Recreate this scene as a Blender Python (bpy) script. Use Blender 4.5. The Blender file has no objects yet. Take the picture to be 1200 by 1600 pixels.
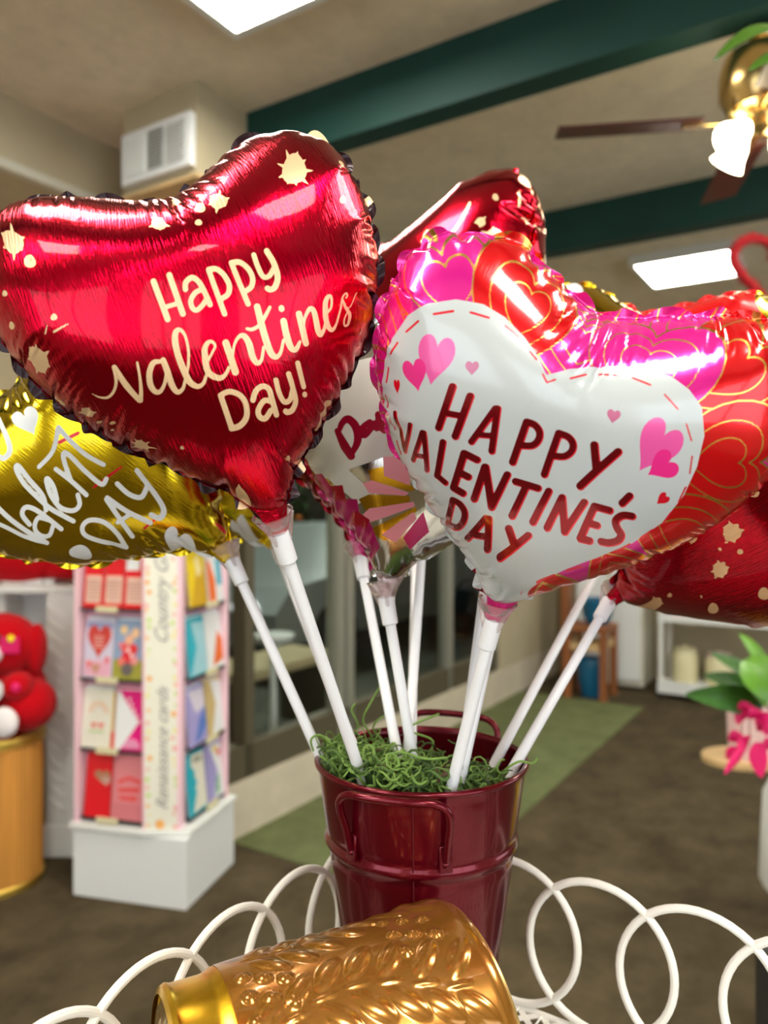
import bpy, math, random
import numpy as np
from mathutils import Vector, Matrix
PI = math.pi
R = math.radians
SC = bpy.context.scene
COL = SC.collection
random.seed(4)

# ------------------------------------------------------------------ camera
EYE = Vector((0, 0, 1.45))
cam_d = bpy.data.cameras.new('camera'); cam = bpy.data.objects.new('camera', cam_d); COL.objects.link(cam)
cam.location = EYE; cam.rotation_euler = (R(90), 0, 0)
cam_d.sensor_fit = 'VERTICAL'; cam_d.sensor_height = 36; cam_d.lens = 27; cam_d.clip_start = .02
cam_d.dof.use_dof = True; cam_d.dof.focus_distance = .47; cam_d.dof.aperture_fstop = 27 / 4.6
SC.camera = cam
# ------------------------------------------------------------------ world, exposure
w = bpy.data.worlds.new('daylight'); SC.world = w; w.use_nodes = True
bg = w.node_tree.nodes['Background']; bg.inputs[0].default_value = (.86, .93, 1, 1); bg.inputs[1].default_value = 3.0
SC.view_settings.view_transform = 'Standard'; SC.view_settings.look = 'None'
SC.view_settings.exposure = 0.35; SC.view_settings.gamma = 1
SC.view_settings.use_curve_mapping = False
LIGHT = 28.0          # strength of the fluorescent diffusers
# the shop's own axes: u runs away along the window wall, w runs along the ceiling beams
UX, UY = .53, .848
H = 3.05
W0, WB, W1, WR = -2.35, -2.79, -3.40, 3.1
U0, UF, UB = 2.27, 6.9, -3.2
def uw(u, w_, z=0.): return Vector((UX*u + UY*w_, UY*u - UX*w_, z))
ROOM = math.atan2(UY, UX)            # heading of the u axis
def px(x, y, Y):
    return Vector(((x-600)/1200*Y, Y, 1.45-(y-800)/1200*Y))

# ------------------------------------------------------------------ materials
def nodes(m): return m.node_tree.nodes, m.node_tree.links
def mat(name, col, rough=.5, metal=0., emit=0., ecol=None, trans=0., coat=0., bump=0., bscale=40., var=0., vscale=6., sheen=0., spec=.5, sub=0., bstretch=None, alpha=1., ior=1.45):
    m = bpy.data.materials.new(name); m.use_nodes = True
    N, L = nodes(m); b = N['Principled BSDF']
    I = b.inputs
    I['Base Color'].default_value = (*col, 1); I['Roughness'].default_value = rough; I['Metallic'].default_value = metal
    I['Transmission Weight'].default_value = trans; I['Coat Weight'].default_value = coat; I['Coat Roughness'].default_value = .05
    I['Sheen Weight'].default_value = sheen; I['Specular IOR Level'].default_value = spec; I['IOR'].default_value = ior
    I['Alpha'].default_value = alpha
    if sub: I['Subsurface Weight'].default_value = sub; I['Subsurface Radius'].default_value = (.02, .01, .005); I['Subsurface Scale'].default_value = .3
    if emit:
        I['Emission Color'].default_value = (*(ecol or col), 1); I['Emission Strength'].default_value = emit
    if bump or var:
        tc = N.new('ShaderNodeTexCoord'); mp = N.new('ShaderNodeMapping'); L.new(tc.outputs['Object'], mp.inputs[0])
        if bstretch: mp.inputs['Scale'].default_value = bstretch
    if bump:
        n = N.new('ShaderNodeTexNoise'); n.inputs['Scale'].default_value = bscale; n.inputs['Detail'].default_value = 5
        L.new(mp.outputs[0], n.inputs['Vector'])
        bp = N.new('ShaderNodeBump'); bp.inputs['Strength'].default_value = bump; bp.inputs['Distance'].default_value = .01
        L.new(n.outputs['Fac'], bp.inputs['Height']); L.new(bp.outputs[0], I['Normal'])
    if var:
        n = N.new('ShaderNodeTexNoise'); n.inputs['Scale'].default_value = vscale; n.inputs['Detail'].default_value = 6; n.inputs['Roughness'].default_value = .65
        L.new(mp.outputs[0], n.inputs['Vector'])
        mr = N.new('ShaderNodeMapRange'); mr.inputs['From Min'].default_value = .3; mr.inputs['From Max'].default_value = .7
        mr.inputs['To Min'].default_value = 1-var; mr.inputs['To Max'].default_value = 1+var
        L.new(n.outputs['Fac'], mr.inputs['Value'])
        mx = N.new('ShaderNodeVectorMath'); mx.operation = 'SCALE'; mx.inputs[0].default_value = col
        L.new(mr.outputs[0], mx.inputs['Scale']); L.new(mx.outputs[0], I['Base Color'])
    return m

M = dict(
    carpet=mat('carpet', (.088, .067, .038), .95, bump=.6, bscale=260, var=.38, vscale=5, spec=.1),
    mat_green=mat('mat_green', (.15, .17, .075), .95, bump=.5, bscale=260, var=.22, vscale=6, spec=.1),
    ceiling=mat('ceiling', (.78, .69, .53), .9, bump=.35, bscale=55, var=.10, vscale=9, spec=.1),
    wall=mat('wall_paint', (.50, .43, .29), .8, var=.05, spec=.2),
    wall_white=mat('wall_white', (.62, .60, .50), .8, var=.04, spec=.2),
    curb=mat('curb', (.62, .55, .42), .7, var=.1),
    beam=mat('beam_green', (.001, .042, .034), .6, var=.12, vscale=3),
    alu=mat('aluminium', (.42, .42, .36), .4, .6),
    frame_dark=mat('frame_dark', (.13, .11, .07), .5, .4),
    white_metal=mat('white_metal', (.82, .82, .78), .35),
    diffuser=mat('diffuser', (1, .98, .92), .5, emit=LIGHT, ecol=(1, .955, .84)),
    white=mat('white_paint', (.78, .80, .78), .45),
    white2=mat('white_board', (.80, .82, .83), .5),
    pink_board=mat('pink_board', (.86, .42, .55), .5),
    pink_light=mat('pink_light', (.93, .62, .70), .5),
    black=mat('black', (.012, .012, .012), .5),
    dark=mat('dark', (.03, .028, .025), .6),
    brass=mat('brass', (.72, .50, .20), .22, 1),
    gold_trim=mat('gold_trim', (.85, .60, .12), .28, 1, bump=.5, bscale=120),
    blade=mat('fan_blade', (.07, .012, .008), .4, bump=.1, var=.3, bstretch=(2, 20, 1)),
    stick=mat('white_plastic', (.86, .87, .90), .32, sub=.0),
    bucket=mat('bucket_red', (.13, .001, .009), .23, .6, coat=.25),
    cup=mat('clear_cup', (.97, .88, .88), .12, trans=.85, ior=1.25),
    wire=mat('white_wire', (.84, .82, .76), .35),
    bamboo=mat('bamboo', (.56, .25, .045), .5, var=.35, vscale=12, bstretch=(1, 1, .06)),
    plush=mat('plush_red', (.52, .002, .008), .9, bump=.8, bscale=90, sheen=.08, spec=.1),
    plush_white=mat('plush_white', (.85, .80, .80), .9, bump=.6, bscale=90),
    leaf=mat('leaf', (.09, .24, .012), .4, sub=.05, var=.25, vscale=14),
    leaf_dark=mat('leaf_dark', (.03, .10, .012), .4, var=.3, vscale=14),
    leaf_fore=mat('leaf_orchid', (.06, .15, .012), .35, var=.2, vscale=20),
    magenta=mat('magenta', (.72, .004, .13), .5),
    yellow=mat('yellow_foil', (.92, .80, .0), .3, coat=.5),
    pinkp=mat('pale_pink', (.85, .60, .58), .5),
    wood=mat('wood', (.30, .10, .03), .5, var=.3, vscale=6, bstretch=(1, 1, .1)),
    wood_light=mat('wood_light', (.62, .42, .20), .5, var=.2, vscale=6),
    blue=mat('blue_glaze', (.01, .12, .24), .25),
    cream=mat('cream', (.74, .68, .42), .5),
    foliage=mat('foliage_far', (.035, .075, .02), .7, var=.6, vscale=30),
    asphalt=mat('asphalt', (.10, .10, .08), .9, var=.2),
    car=mat('car_silver', (.42, .44, .44), .3, .6),
    ext=mat('sky_block_wall', (.09, .08, .06), .8, var=.3, vscale=3),
    tan=mat('tan_bench', (.45, .36, .20), .7, var=.1),
    tinsel=mat('tinsel_red', (.55, .01, .02), .35, .5, bump=1, bscale=300),
    glass=mat('pane_glass', (.92, .96, .94), .02, trans=1, ior=1.1),
)
# brick for the far wall
mb = mat('brick', (.4, .3, .15), .85); N_, L_ = nodes(mb)
br = N_.new('ShaderNodeTexBrick'); tc_ = N_.new('ShaderNodeTexCoord'); mp_ = N_.new('ShaderNodeMapping')
mp_.inputs['Rotation'].default_value = (R(90), 0, 0)
L_.new(tc_.outputs['Object'], mp_.inputs[0]); L_.new(mp_.outputs[0], br.inputs['Vector'])
br.inputs['Color1'].default_value = (.42, .29, .12, 1); br.inputs['Color2'].default_value = (.34, .22, .09, 1); br.inputs['Mortar'].default_value = (.2, .14, .07, 1)
br.inputs['Scale'].default_value = 5; br.inputs['Mortar Size'].default_value = .02
L_.new(br.outputs[0], N_['Principled BSDF'].inputs['Base Color']); M['brick'] = mb

# ------------------------------------------------------------------ mesh building
class MB:
    def __init__(s): s.v = []; s.f = []; s.m = []; s.mats = []
    def mi(s, m):
        if m not in s.mats: s.mats.append(m)
        return s.mats.index(m)
    def add(s, vs, fs, m, T=None):
        o = len(s.v); i = s.mi(m)
        s.v += [tuple(T @ Vector(v)) if T is not None else tuple(v) for v in vs]
        s.f += [tuple(o+k for k in f) for f in fs]; s.m += [i]*len(fs)
        return s
    def box(s, m, lo, hi, T=None):
        (a, b, c), (d, e, f) = lo, hi
        return s.add([(a,b,c),(d,b,c),(d,e,c),(a,e,c),(a,b,f),(d,b,f),(d,e,f),(a,e,f)],
                     [(0,3,2,1),(4,5,6,7),(0,1,5,4),(1,2,6,5),(2,3,7,6),(3,0,4,7)], m, T)
    def prism(s, m, pts, z0, z1, T=None):
        n = len(pts)
        return s.add([(x, y, z0) for x, y in pts]+[(x, y, z1) for x, y in pts],
                     [tuple(range(n))[::-1], tuple(range(n, 2*n))]+[(k, (k+1) % n, n+(k+1) % n, n+k) for k in range(n)], m, T)
    def tube(s, m, P, r, n=10, closed=False, T=None, cap=True):
        P = [Vector(p) for p in P]; k = len(P)
        rr = r if isinstance(r, (list, tuple)) else [r]*k
        up = None; vs = []
        for i, p in enumerate(P):
            a = P[(i-1) % k] if (closed or i) else P[0]; b = P[(i+1) % k] if (closed or i < k-1) else P[-1]
            t = (b-a).normalized()
            if up is None:
                up = t.cross(Vector((0, 0, 1)) if abs(t.z) < .9 else Vector((1, 0, 0))).normalized()
            else: up = (up - t*up.dot(t)).normalized()
            q = t.cross(up)
            vs += [p + (up*math.cos(2*PI*j/n) + q*math.sin(2*PI*j/n))*rr[i] for j in range(n)]
        fs = []
        for i in range(k if closed else k-1):
            for j in range(n):
                a, b = i*n, ((i+1) % k)*n
                fs.append((a+j, a+(j+1) % n, b+(j+1) % n, b+j))
        if cap and not closed: fs += [tuple(range(n))[::-1], tuple(range((k-1)*n, k*n))]
        return s.add(vs, fs, m, T)
    def lathe(s, m, prof, n=40, T=None, cap0=True, cap1=True, a0=0):
        vs = [(r*math.cos(a0+2*PI*j/n), r*math.sin(a0+2*PI*j/n), z) for r, z in prof for j in range(n)]
        fs = [(i*n+j, i*n+(j+1) % n, (i+1)*n+(j+1) % n, (i+1)*n+j) for i in range(len(prof)-1) for j in range(n)]
        if cap0: fs.append(tuple(range(n))[::-1])
        if cap1: fs.append(tuple(range((len(prof)-1)*n, len(prof)*n)))
        return s.add(vs, fs, m, T)
    def ball(s, m, c, r, T=None, nu=20, nv=12):
        rx, ry, rz = r if isinstance(r, (tuple, list)) else (r, r, r)
        vs = []; fs = []
        for i in range(nv+1):
            t = PI*i/nv
            for j in range(nu):
                a = 2*PI*j/nu; vs.append((c[0]+rx*math.sin(t)*math.cos(a), c[1]+ry*math.sin(t)*math.sin(a), c[2]+rz*math.cos(t)))
        for i in range(nv):
            for j in range(nu): fs.append((i*nu+j, (i+1)*nu+j, (i+1)*nu+(j+1) % nu, i*nu+(j+1) % nu))
        return s.add(vs, fs, m, T)
    def grid(s, m, F, nu, nv, T=None):
        vs = [F(i/nu, j/nv) for i in range(nu+1) for j in range(nv+1)]
        fs = [(i*(nv+1)+j, (i+1)*(nv+1)+j, (i+1)*(nv+1)+j+1, i*(nv+1)+j+1) for i in range(nu) for j in range(nv)]
        return s.add(vs, fs, m, T)
    def obj(s, name, parent=None, smooth=True, loc=None, rotz=0, angle=35, bevel=0):
        me = bpy.data.meshes.new(name); me.from_pydata(s.v, [], s.f)
        for m in s.mats: me.materials.append(m)
        me.polygons.foreach_set('material_index', s.m)
        me.update()
        o = bpy.data.objects.new(name, me); COL.objects.link(o)
        if smooth:
            me.polygons.foreach_set('use_smooth', [True]*len(s.f))
            me.set_sharp_from_angle(angle=R(angle))
        if bevel:
            b = o.modifiers.new('bevel', 'BEVEL'); b.width = bevel; b.segments = 2; b.limit_method = 'ANGLE'
        if parent: o.parent = parent
        if loc is not None: o.location = loc
        if rotz: o.rotation_euler = (0, 0, rotz)
        return o
def tag(o, label, cat, group=None, kind=None):
    o['label'] = label; o['category'] = cat
    if group: o['group'] = group
    if kind: o['kind'] = kind
    return o
def thing(name, label, cat, loc=(0, 0, 0), rotz=0, group=None):
    o = bpy.data.objects.new(name, None); COL.objects.link(o); o.location = loc; o.rotation_euler = (0, 0, rotz)
    o.empty_display_size = .05
    return tag(o, label, cat, group)
def struct(o): o['kind'] = 'structure'; return o
def spline(pts, n=8, closed=False):
    """Catmull-Rom through the points"""
    P = [Vector(p) for p in pts]; out = []; k = len(P)
    for i in range(k if closed else k-1):
        p0 = P[(i-1) % k] if (closed or i) else P[0]; p1 = P[i]; p2 = P[(i+1) % k]; p3 = P[(i+2) % k] if (closed or i < k-2) else P[-1]
        for j in range(n):
            t = j/n; out.append(.5*((2*p1)+(p2-p0)*t+(2*p0-5*p1+4*p2-p3)*t*t+(3*p1-p0-3*p2+p3)*t**3))
    if not closed: out.append(P[-1])
    return out

# ================================================================== THE ROOM (local x = u, local y = -w)
RT = Matrix.Rotation(ROOM, 4, 'Z')
def rbox(mb_, m, u0, u1, w0, w1, z0, z1): return mb_.box(m, (min(u0, u1), -max(w0, w1), z0), (max(u0, u1), -min(w0, w1), z1))
def room(name, mb_, **k):
    o = mb_.obj(name, smooth=False, rotz=ROOM, **k); return struct(o)
m_ = MB(); rbox(m_, M['carpet'], UB, UF, W1, WR, -.1, 0); room('floor', m_)
m_ = MB(); rbox(m_, M['mat_green'], 2.5, 5.84, W0, -1.38, 0, .006)
tag(m_.obj('floor_mat', smooth=False, rotz=ROOM), 'long olive green runner mat on the brown carpet beside the windows', 'mat')
m_ = MB(); rbox(m_, M['ceiling'], UB-.1, UF+.1, W1-.1, WR+.1, H, H+.1); room('ceiling', m_)
m_ = MB(); rbox(m_, M['wall'], UB, U0, W1-.1, W1, 0, H); room('wall_left', m_)
m_ = MB(); rbox(m_, M['wall'], UB, U0, W1, WB, 2.78, H); room('bulkhead_left', m_)
m_ = MB(); rbox(m_, M['wall_white'], UB, U0, WB-.03, WB+.012, 2.765, 2.80); room('trim_1', m_)
# short return wall and the window wall
m_ = MB(); rbox(m_, M['wall'], U0, U0+.12, W1-.1, W0, 0, H); rbox(m_, M['wall'], U0, UF, W0-.12, W0, 2.45, H)
rbox(m_, M['curb'], U0, UF, W0-.12, W0, 0, .25); rbox(m_, M['wall'], 5.42, UF, W0-.12, W0, .25, 2.45); room('wall_window', m_)
m_ = MB()
ms = [2.39, 2.66, 3.30, 3.42, 4.58, 4.66, 5.36]
for u_ in (2.39, 2.60, 3.32, 4.60, 5.37): rbox(m_, M['frame_dark'] if u_ < 3 else M['alu'], u_, u_+.06, W0-.09, W0-.01, .25, 2.45)
rbox(m_, M['alu'], 3.40, 3.47, W0-.09, W0-.01, .25, 2.45)
rbox(m_, M['frame_dark'], 2.39, 5.43, W0-.09, W0-.01, .25, .40); rbox(m_, M['frame_dark'], 2.39, 5.43, W0-.09, W0-.01, 2.37, 2.45)
wf = room('window_1', m_)
for k_, (a_, b_) in enumerate(((2.66, 3.32), (3.47, 4.60), (4.66, 5.37))):
    m_ = MB(); rbox(m_, M['glass'], a_, b_, W0-.055, W0-.049, .40, 2.37); g_ = m_.obj('pane', wf, smooth=False)
# far wall: brick above, beige below
m_ = MB(); rbox(m_, M['brick'], UF, UF+.1, W0-.2, WR, 1.2, H); rbox(m_, M['wall'], UF, UF+.1, W0-.2, WR, 0, 1.2); rbox(m_, M['dark'], UF-.12, UF, W0, WR, H-.12, H); room('wall_far', m_)
# right wall and wall behind, each with large daylight windows
def window_wall(name, axis, c, a0, a1, wins, z0, z1):
    m = MB()
    def bx(p, q, za, zb, mt=M['wall'], d0=0, d1=.12):
        if axis == 'w': rbox(m, mt, p, q, c+d0, c+d1, za, zb)
        else: rbox(m, mt, c-d1, c-d0, p, q, za, zb)
    e = a0
    for (p, q) in wins:
        bx(e, p, 0, H); bx(p, q, 0, z0); bx(p, q, z1, H); e = q
        for t in (0, 1/3, 2/3, 1):
            x_ = p+(q-p)*t; bx(x_-.03, x_+.03, z0, z1, M['alu'], .02, .09)
        bx(p, q, z0, z0+.06, M['alu'], .02, .09); bx(p, q, z1-.06, z1, M['alu'], .02, .09)
    bx(e, a1, 0, H)
    room(name, m)
window_wall('wall_right', 'w', WR, UB, UF, [(-2.4, .6), (2.6, 5.2)], .7, 2.5)
window_wall('wall_back', 'u', UB, W1, WR, [(-2.0, .2), (.9, 2.6)], .8, 2.5)
# ceiling beams
for k_, u_ in enumerate((-.88, .72, 2.32, 3.93)):
    m_ = MB(); rbox(m_, M['beam'], u_, u_+.10, W0 if u_ > U0 else WB, WR, 2.83, H); room('beam_%d' % (k_+1), m_)
# ceiling lights
def clight(u, w_, label):
    t = thing('ceiling_light', label, 'ceiling light', uw(u, w_, H), ROOM)
    m = MB()
    for a, b, c, d in ((-.30, -.30, .30, -.27), (-.30, .27, .30, .30), (-.30, -.27, -.27, .27), (.27, -.27, .30, .27)): m.box(M['white'], (a, b, -.06), (c, d, 0))
    m.obj('light_frame', t, smooth=False)
    MB().box(M['diffuser'], (-.27, -.27, -.05), (.27, .27, -.02)).obj('diffuser', t, smooth=False)
    return t
clight(1.57, -1.44, 'bright square ceiling light cut off by the top edge, before the nearer green beam')
clight(5.19, -.95, 'bright square ceiling light beyond the second green beam, near the tinsel heart')
for u_, w_ in ((1.57, .9), (-.1, -1.0), (-.1, .9), (-1.8, -.9), (-1.8, 1.3), (3.3, .6)):
    clight(u_, w_, 'square fluorescent ceiling light out of the picture, above or behind the camera')['group'] = 'ceiling lights out of the picture'
# boxed duct in the corner with the air vent on its face
m_ = MB(); rbox(m_, M['wall'], 2.05, 2.32, -2.50, -2.10, 2.70, H); rbox(m_, M['wood_light'], 2.03, 2.32, -2.51, -2.08, 2.685, 2.70); room('trim_2', m_)
rv = thing('air_vent', 'white louvred air vent high on the wall, left of the nearer green beam', 'air vent', uw(2.05, -2.295, 2.833), ROOM)
m_ = MB(); m_.box(M['white2'], (-.03, -.19, -.10), (0, .19, .10)); m_.obj('vent_plate', rv, smooth=False, bevel=.003)
m_ = MB()
for (y0, y1, dk) in ((.055, .175, 0), (-.045, .035, 1), (-.16, -.065, 1)):
    m_.box(M['black'] if dk else M['white'], (-.032, y0, -.075), (-.029, y1, .075))
    for i_ in range(12):
        if dk: m_.box(M['white'], (-.038, y0, -.075+.15*i_/12), (-.031, y1, -.075+.15*i_/12+(.003 if y0 > -.06 else .006)))
        else: m_.box(M['white'], (-.036, y0+(y1-y0)*i_/12, -.075), (-.031, y0+(y1-y0)*i_/12+.006, .075))
m_.obj('louvre', rv, smooth=False)
# curb in front of the glass is part of wall_window; the world outside the windows
m_ = MB(); rbox(m_, M['asphalt'], U0+.12, 10.5, -7.5, W0-.12, -.1, 0)
tag(m_.obj('outside_ground', smooth=False, rotz=ROOM), 'dim grey paving outside behind the shop windows', 'ground', kind='structure')
m_ = MB(); rbox(m_, M['ext'], U0, 10.5, -7.6, -7.5, 0, 3.4); rbox(m_, M['ext'], U0+.02, U0+.12, -7.5, W1-.1, 0, 3.4); rbox(m_, M['ext'], 10.5, 10.6, -7.5, W0-.1, 0, 3.4); rbox(m_, M['ext'], U0, 10.6, -7.6, W0-.12, 3.4, 3.5)
rbox(m_, M['ext'], 7.0, 10.5, W0-.2, W0-.1, 0, 3.4)
room('wall_sky_block', m_)  # added outer walls and roof that keep sky light out of the window view
for a_ in ((4.2, -4.6), (7.2, -5.4)):  # added lamps, out of sight, to brighten what stands outside the windows
    t = thing('outside_fill_light', 'added unseen lamp that brightens the space outside the windows', 'lamp', uw(a_[0], a_[1], 3.4), ROOM, 'added lamps outside')
    MB().lathe(mat('outside_fill_glow', (1, 1, 1), .5, emit=38, ecol=(.9, 1, .85)), [(.30, -.05), (.34, -.02), (.34, 0)], 24).obj('lamp_shade', t)

# ================================================================== FOIL BALLOONS
# A foil balloon is two flat hearts welded at the rim: it is inflated here, so that its crimps are real folds.
def bez(p0, p1, p2, p3, n):
    t = np.linspace(0, 1, n, endpoint=False)[:, None]
    p0, p1, p2, p3 = map(np.array, (p0, p1, p2, p3))
    return (1-t)**3*p0+3*(1-t)**2*t*p1+3*(1-t)*t*t*p2+t**3*p3
def flat_heart():
    r = np.concatenate([bez((.0, -1.08), (.09, -1.08), (.15, -1.03), (.25, -.955), 60), bez((.25, -.955), (.84, -.58), (1.15, -.16), (1.15, .34), 200),
                        bez((1.15, .34), (1.15, .76), (.92, 1.0), (.58, 1.0), 120), bez((.58, 1.0), (.36, 1.0), (.18, .93), (0, .93), 90)])
    return np.concatenate([r, [[0, .93]], r[::-1][:-1]*[-1, 1]])
def flat_grid(n, rot):
    O = flat_heart(); c = np.array([0, .06]); d = O-c; th = np.arctan2(d[:, 1], d[:, 0]); r = np.hypot(d[:, 0], d[:, 1]); o = np.argsort(th)
    th = th[o]; r = r[o]; th = np.r_[th-2*PI, th, th+2*PI]; r = np.r_[r, r, r]
    t = np.linspace(-1, 1, n); u, v = np.meshgrid(t, t, indexing='ij')
    x = u*np.sqrt(1-v*v/2); y = v*np.sqrt(1-u*u/2); rho = np.hypot(x, y); a = (np.arctan2(y, x)+rot+PI) % (2*PI)-PI
    rr = np.interp(a, th, r)*rho
    return np.stack([c[0]+rr*np.cos(a), c[1]+rr*np.sin(a)], -1)
def inflate(n, steps, inner=8, press=.0005, seed=1, comp=.04, bend=.01, damp=.96, noise=.002, rot=.3):
    rng = np.random.default_rng(seed); rest = flat_grid(n, rot).astype(np.float32)
    press *= 136/(n-1)
    X = np.zeros((2, n, n, 3), np.float32); X[..., :2] = rest
    t = np.linspace(-1, 1, n); u, v = np.meshgrid(t, t, indexing='ij')
    X[0, ..., 2] = .05*(1-u*u)*(1-v*v); X[1, ..., 2] = -X[0, ..., 2]
    X[..., 2] += rng.normal(0, noise, X.shape[:-1])
    def weld(P):
        for sl in ((0,), (n-1,), (slice(None), 0), (slice(None), n-1)):
            b = (P[0][sl]+P[1][sl])*.5; P[0][sl] = b; P[1][sl] = b
    weld(X); fam = []
    for k in (0, 1):
        for (di, dj, c) in ((1, 0, comp), (0, 1, comp), (1, 1, comp*.4), (1, -1, comp*.4)):
            if di:
                ia = slice(k, n-1, 2); ib = slice(k+1, n, 2)
                ja, jb = (slice(0, n), slice(0, n)) if dj == 0 else ((slice(0, n-1), slice(1, n)) if dj == 1 else (slice(1, n), slice(0, n-1)))
            else: ia = ib = slice(0, n); ja = slice(k, n-1, 2); jb = slice(k+1, n, 2)
            fam.append((ia, ja, ib, jb, np.linalg.norm(rest[ib, jb]-rest[ia, ja], axis=-1), c))
    V = np.zeros_like(X); A0 = None
    for st in range(steps):
        a = X[:, 1:, 1:]-X[:, :-1, :-1]; b = X[:, :-1, 1:]-X[:, 1:, :-1]
        f = np.cross(a, b)*.5; f[1] *= -1
        if A0 is None: A0 = np.sqrt((f*f).sum(-1)).mean()
        f *= (press*(1 if st < steps*.35 else .12 if st < steps*.75 else .04))/A0/4
        F = np.zeros_like(X); F[:, 1:, 1:] += f; F[:, :-1, 1:] += f; F[:, 1:, :-1] += f; F[:, :-1, :-1] += f
        weld(F); V = V*damp+F; P = X+V
        for it in range(inner):
            for ia, ja, ib, jb, L, c in fam:
                A = P[:, ia, ja]; B = P[:, ib, jb]; d = B-A; l = np.sqrt((d*d).sum(-1))+1e-9; e = (l-L)/l
                e = np.where(e < 0, e*c, e)*.5; d *= e[..., None]; A += d; B -= d
            weld(P)
        P[:, 1:-1, 1:-1] += bend*((P[:, 2:, 1:-1]+P[:, :-2, 1:-1]+P[:, 1:-1, 2:]+P[:, 1:-1, :-2])*.25-P[:, 1:-1, 1:-1])
        V = P-X; X = P
    if (np.cross(X[0, n//2+1, n//2]-X[0, n//2, n//2], X[0, n//2, n//2+1]-X[0, n//2, n//2])[2]) * X[0, n//2, n//2, 2] < 0: pass
    return rest, X
def upsample(A, k):
    """Catmull-Rom subdivision of a grid along its first two axes"""
    if k == 1: return A
    def one(A):
        B = np.concatenate([2*A[:1]-A[1:2], A, 2*A[-1:]-A[-2:-1]])
        p0, p1, p2, p3 = B[:-3], B[1:-2], B[2:-1], B[3:]
        out = np.empty(((len(A)-1)*k+1,)+A.shape[1:], A.dtype)
        for j in range(k):
            t = j/k; out[j::k][:len(A)-1] = .5*((2*p1)+(p2-p0)*t+(2*p0-5*p1+4*p2-p3)*t*t+(3*p1-p0-3*p2+p3)*t**3)
        out[-1] = A[-1]; return out
    A = one(A); return np.swapaxes(one(np.swapaxes(A, 0, 1)), 0, 1)

# ------------------------------------------------------------------ print on foil: distance fields over the artwork's own plane
def seg(P, a, b, ra, rb):
    a = np.array(a, float); b = np.array(b, float); d = b-a; t = np.clip(((P-a)@d)/max(d@d, 1e-9), 0, 1)
    return (ra+(rb-ra)*t)-np.linalg.norm(P-a-t[:, None]*d, axis=1)
def stroke(P, pts, r, smooth=True):
    q = [(p[0], p[1], 0) for p in pts]
    rs = r if isinstance(r, (list, tuple)) else [r]*len(pts)
    if smooth and len(pts) > 2:
        Q = [(v.x, v.y) for v in spline(q, 6)]; rs = np.interp(np.linspace(0, len(pts)-1, len(Q)), range(len(pts)), rs)
    else: Q = [(v[0], v[1]) for v in q]
    return np.max([seg(P, Q[i], Q[i+1], rs[i], rs[i+1]) for i in range(len(Q)-1)], axis=0)
def poly(P, pts):
    """signed distance, positive inside"""
    V = np.array(pts, float); n = len(V); d = np.full(len(P), 1e9); ins = np.zeros(len(P), bool)
    for i in range(n):
        a, b = V[i], V[(i+1) % n]; d = np.minimum(d, -seg(P, a, b, 0, 0))
        c = ((a[1] > P[:, 1]) != (b[1] > P[:, 1])) & (P[:, 0] < (b[0]-a[0])*(P[:, 1]-a[1])/(b[1]-a[1]+1e-12)+a[0])
        ins ^= c
    return np.where(ins, d, -d)
def heart_pts(cx, cy, w, h, rot=0, n=36):
    """heart with rot clockwise degrees, in artwork units (y down)"""
    t = np.linspace(0, 2*PI, n, endpoint=False); x = np.sin(t)**3*w/2; y = -(13*np.cos(t)-5*np.cos(2*t)-2*np.cos(3*t)-np.cos(4*t)+2.4)/29*h
    a = R(rot); return np.c_[cx+x*math.cos(a)-y*math.sin(a), cy+x*math.sin(a)+y*math.cos(a)]
BH = np.concatenate([bez((0, 1), (.40, .66), (.98, .22), (1, -.36), 8), bez((1, -.36), (1, -.80), (.72, -1), (.46, -.98), 6), bez((.46, -.98), (.24, -.97), (.08, -.88), (0, -.70), 5)])
BH = np.concatenate([BH, [[0, -.70]], BH[::-1][:-1]*[-1, 1]])
def big_heart(cx, cy, w, h, rot=0):
    a = R(rot); x = BH[:, 0]*w/2; y = BH[:, 1]*h/2
    return np.c_[cx+x*math.cos(a)-y*math.sin(a), cy+x*math.sin(a)+y*math.cos(a)]
def splat(P, cx, cy, r, spikes=0, ph=0, amp=.7, sq=1., rot=0):
    a = R(rot); D = P-[cx, cy]; x = D[:, 0]*math.cos(a)+D[:, 1]*math.sin(a); y = (-D[:, 0]*math.sin(a)+D[:, 1]*math.cos(a))/sq
    th = np.arctan2(y, x); rr = r*(1+.06*np.sin(3*th+ph))
    if spikes: rr = rr*(.92+amp*(np.maximum(0, np.cos(spikes*th+ph)))**5*(.6+.4*np.sin(2*th+ph*2)))
    return rr-np.hypot(x, y)
def mx(*a): return np.maximum.reduce(a)
def sub(P, ox, oy, k, L):
    """strokes digitised on an enlarged view: offset and scale"""
    return mx(*[stroke(P, [(ox+x/k, oy+y/k) for x, y in pts], r) for pts, r in L])

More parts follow.
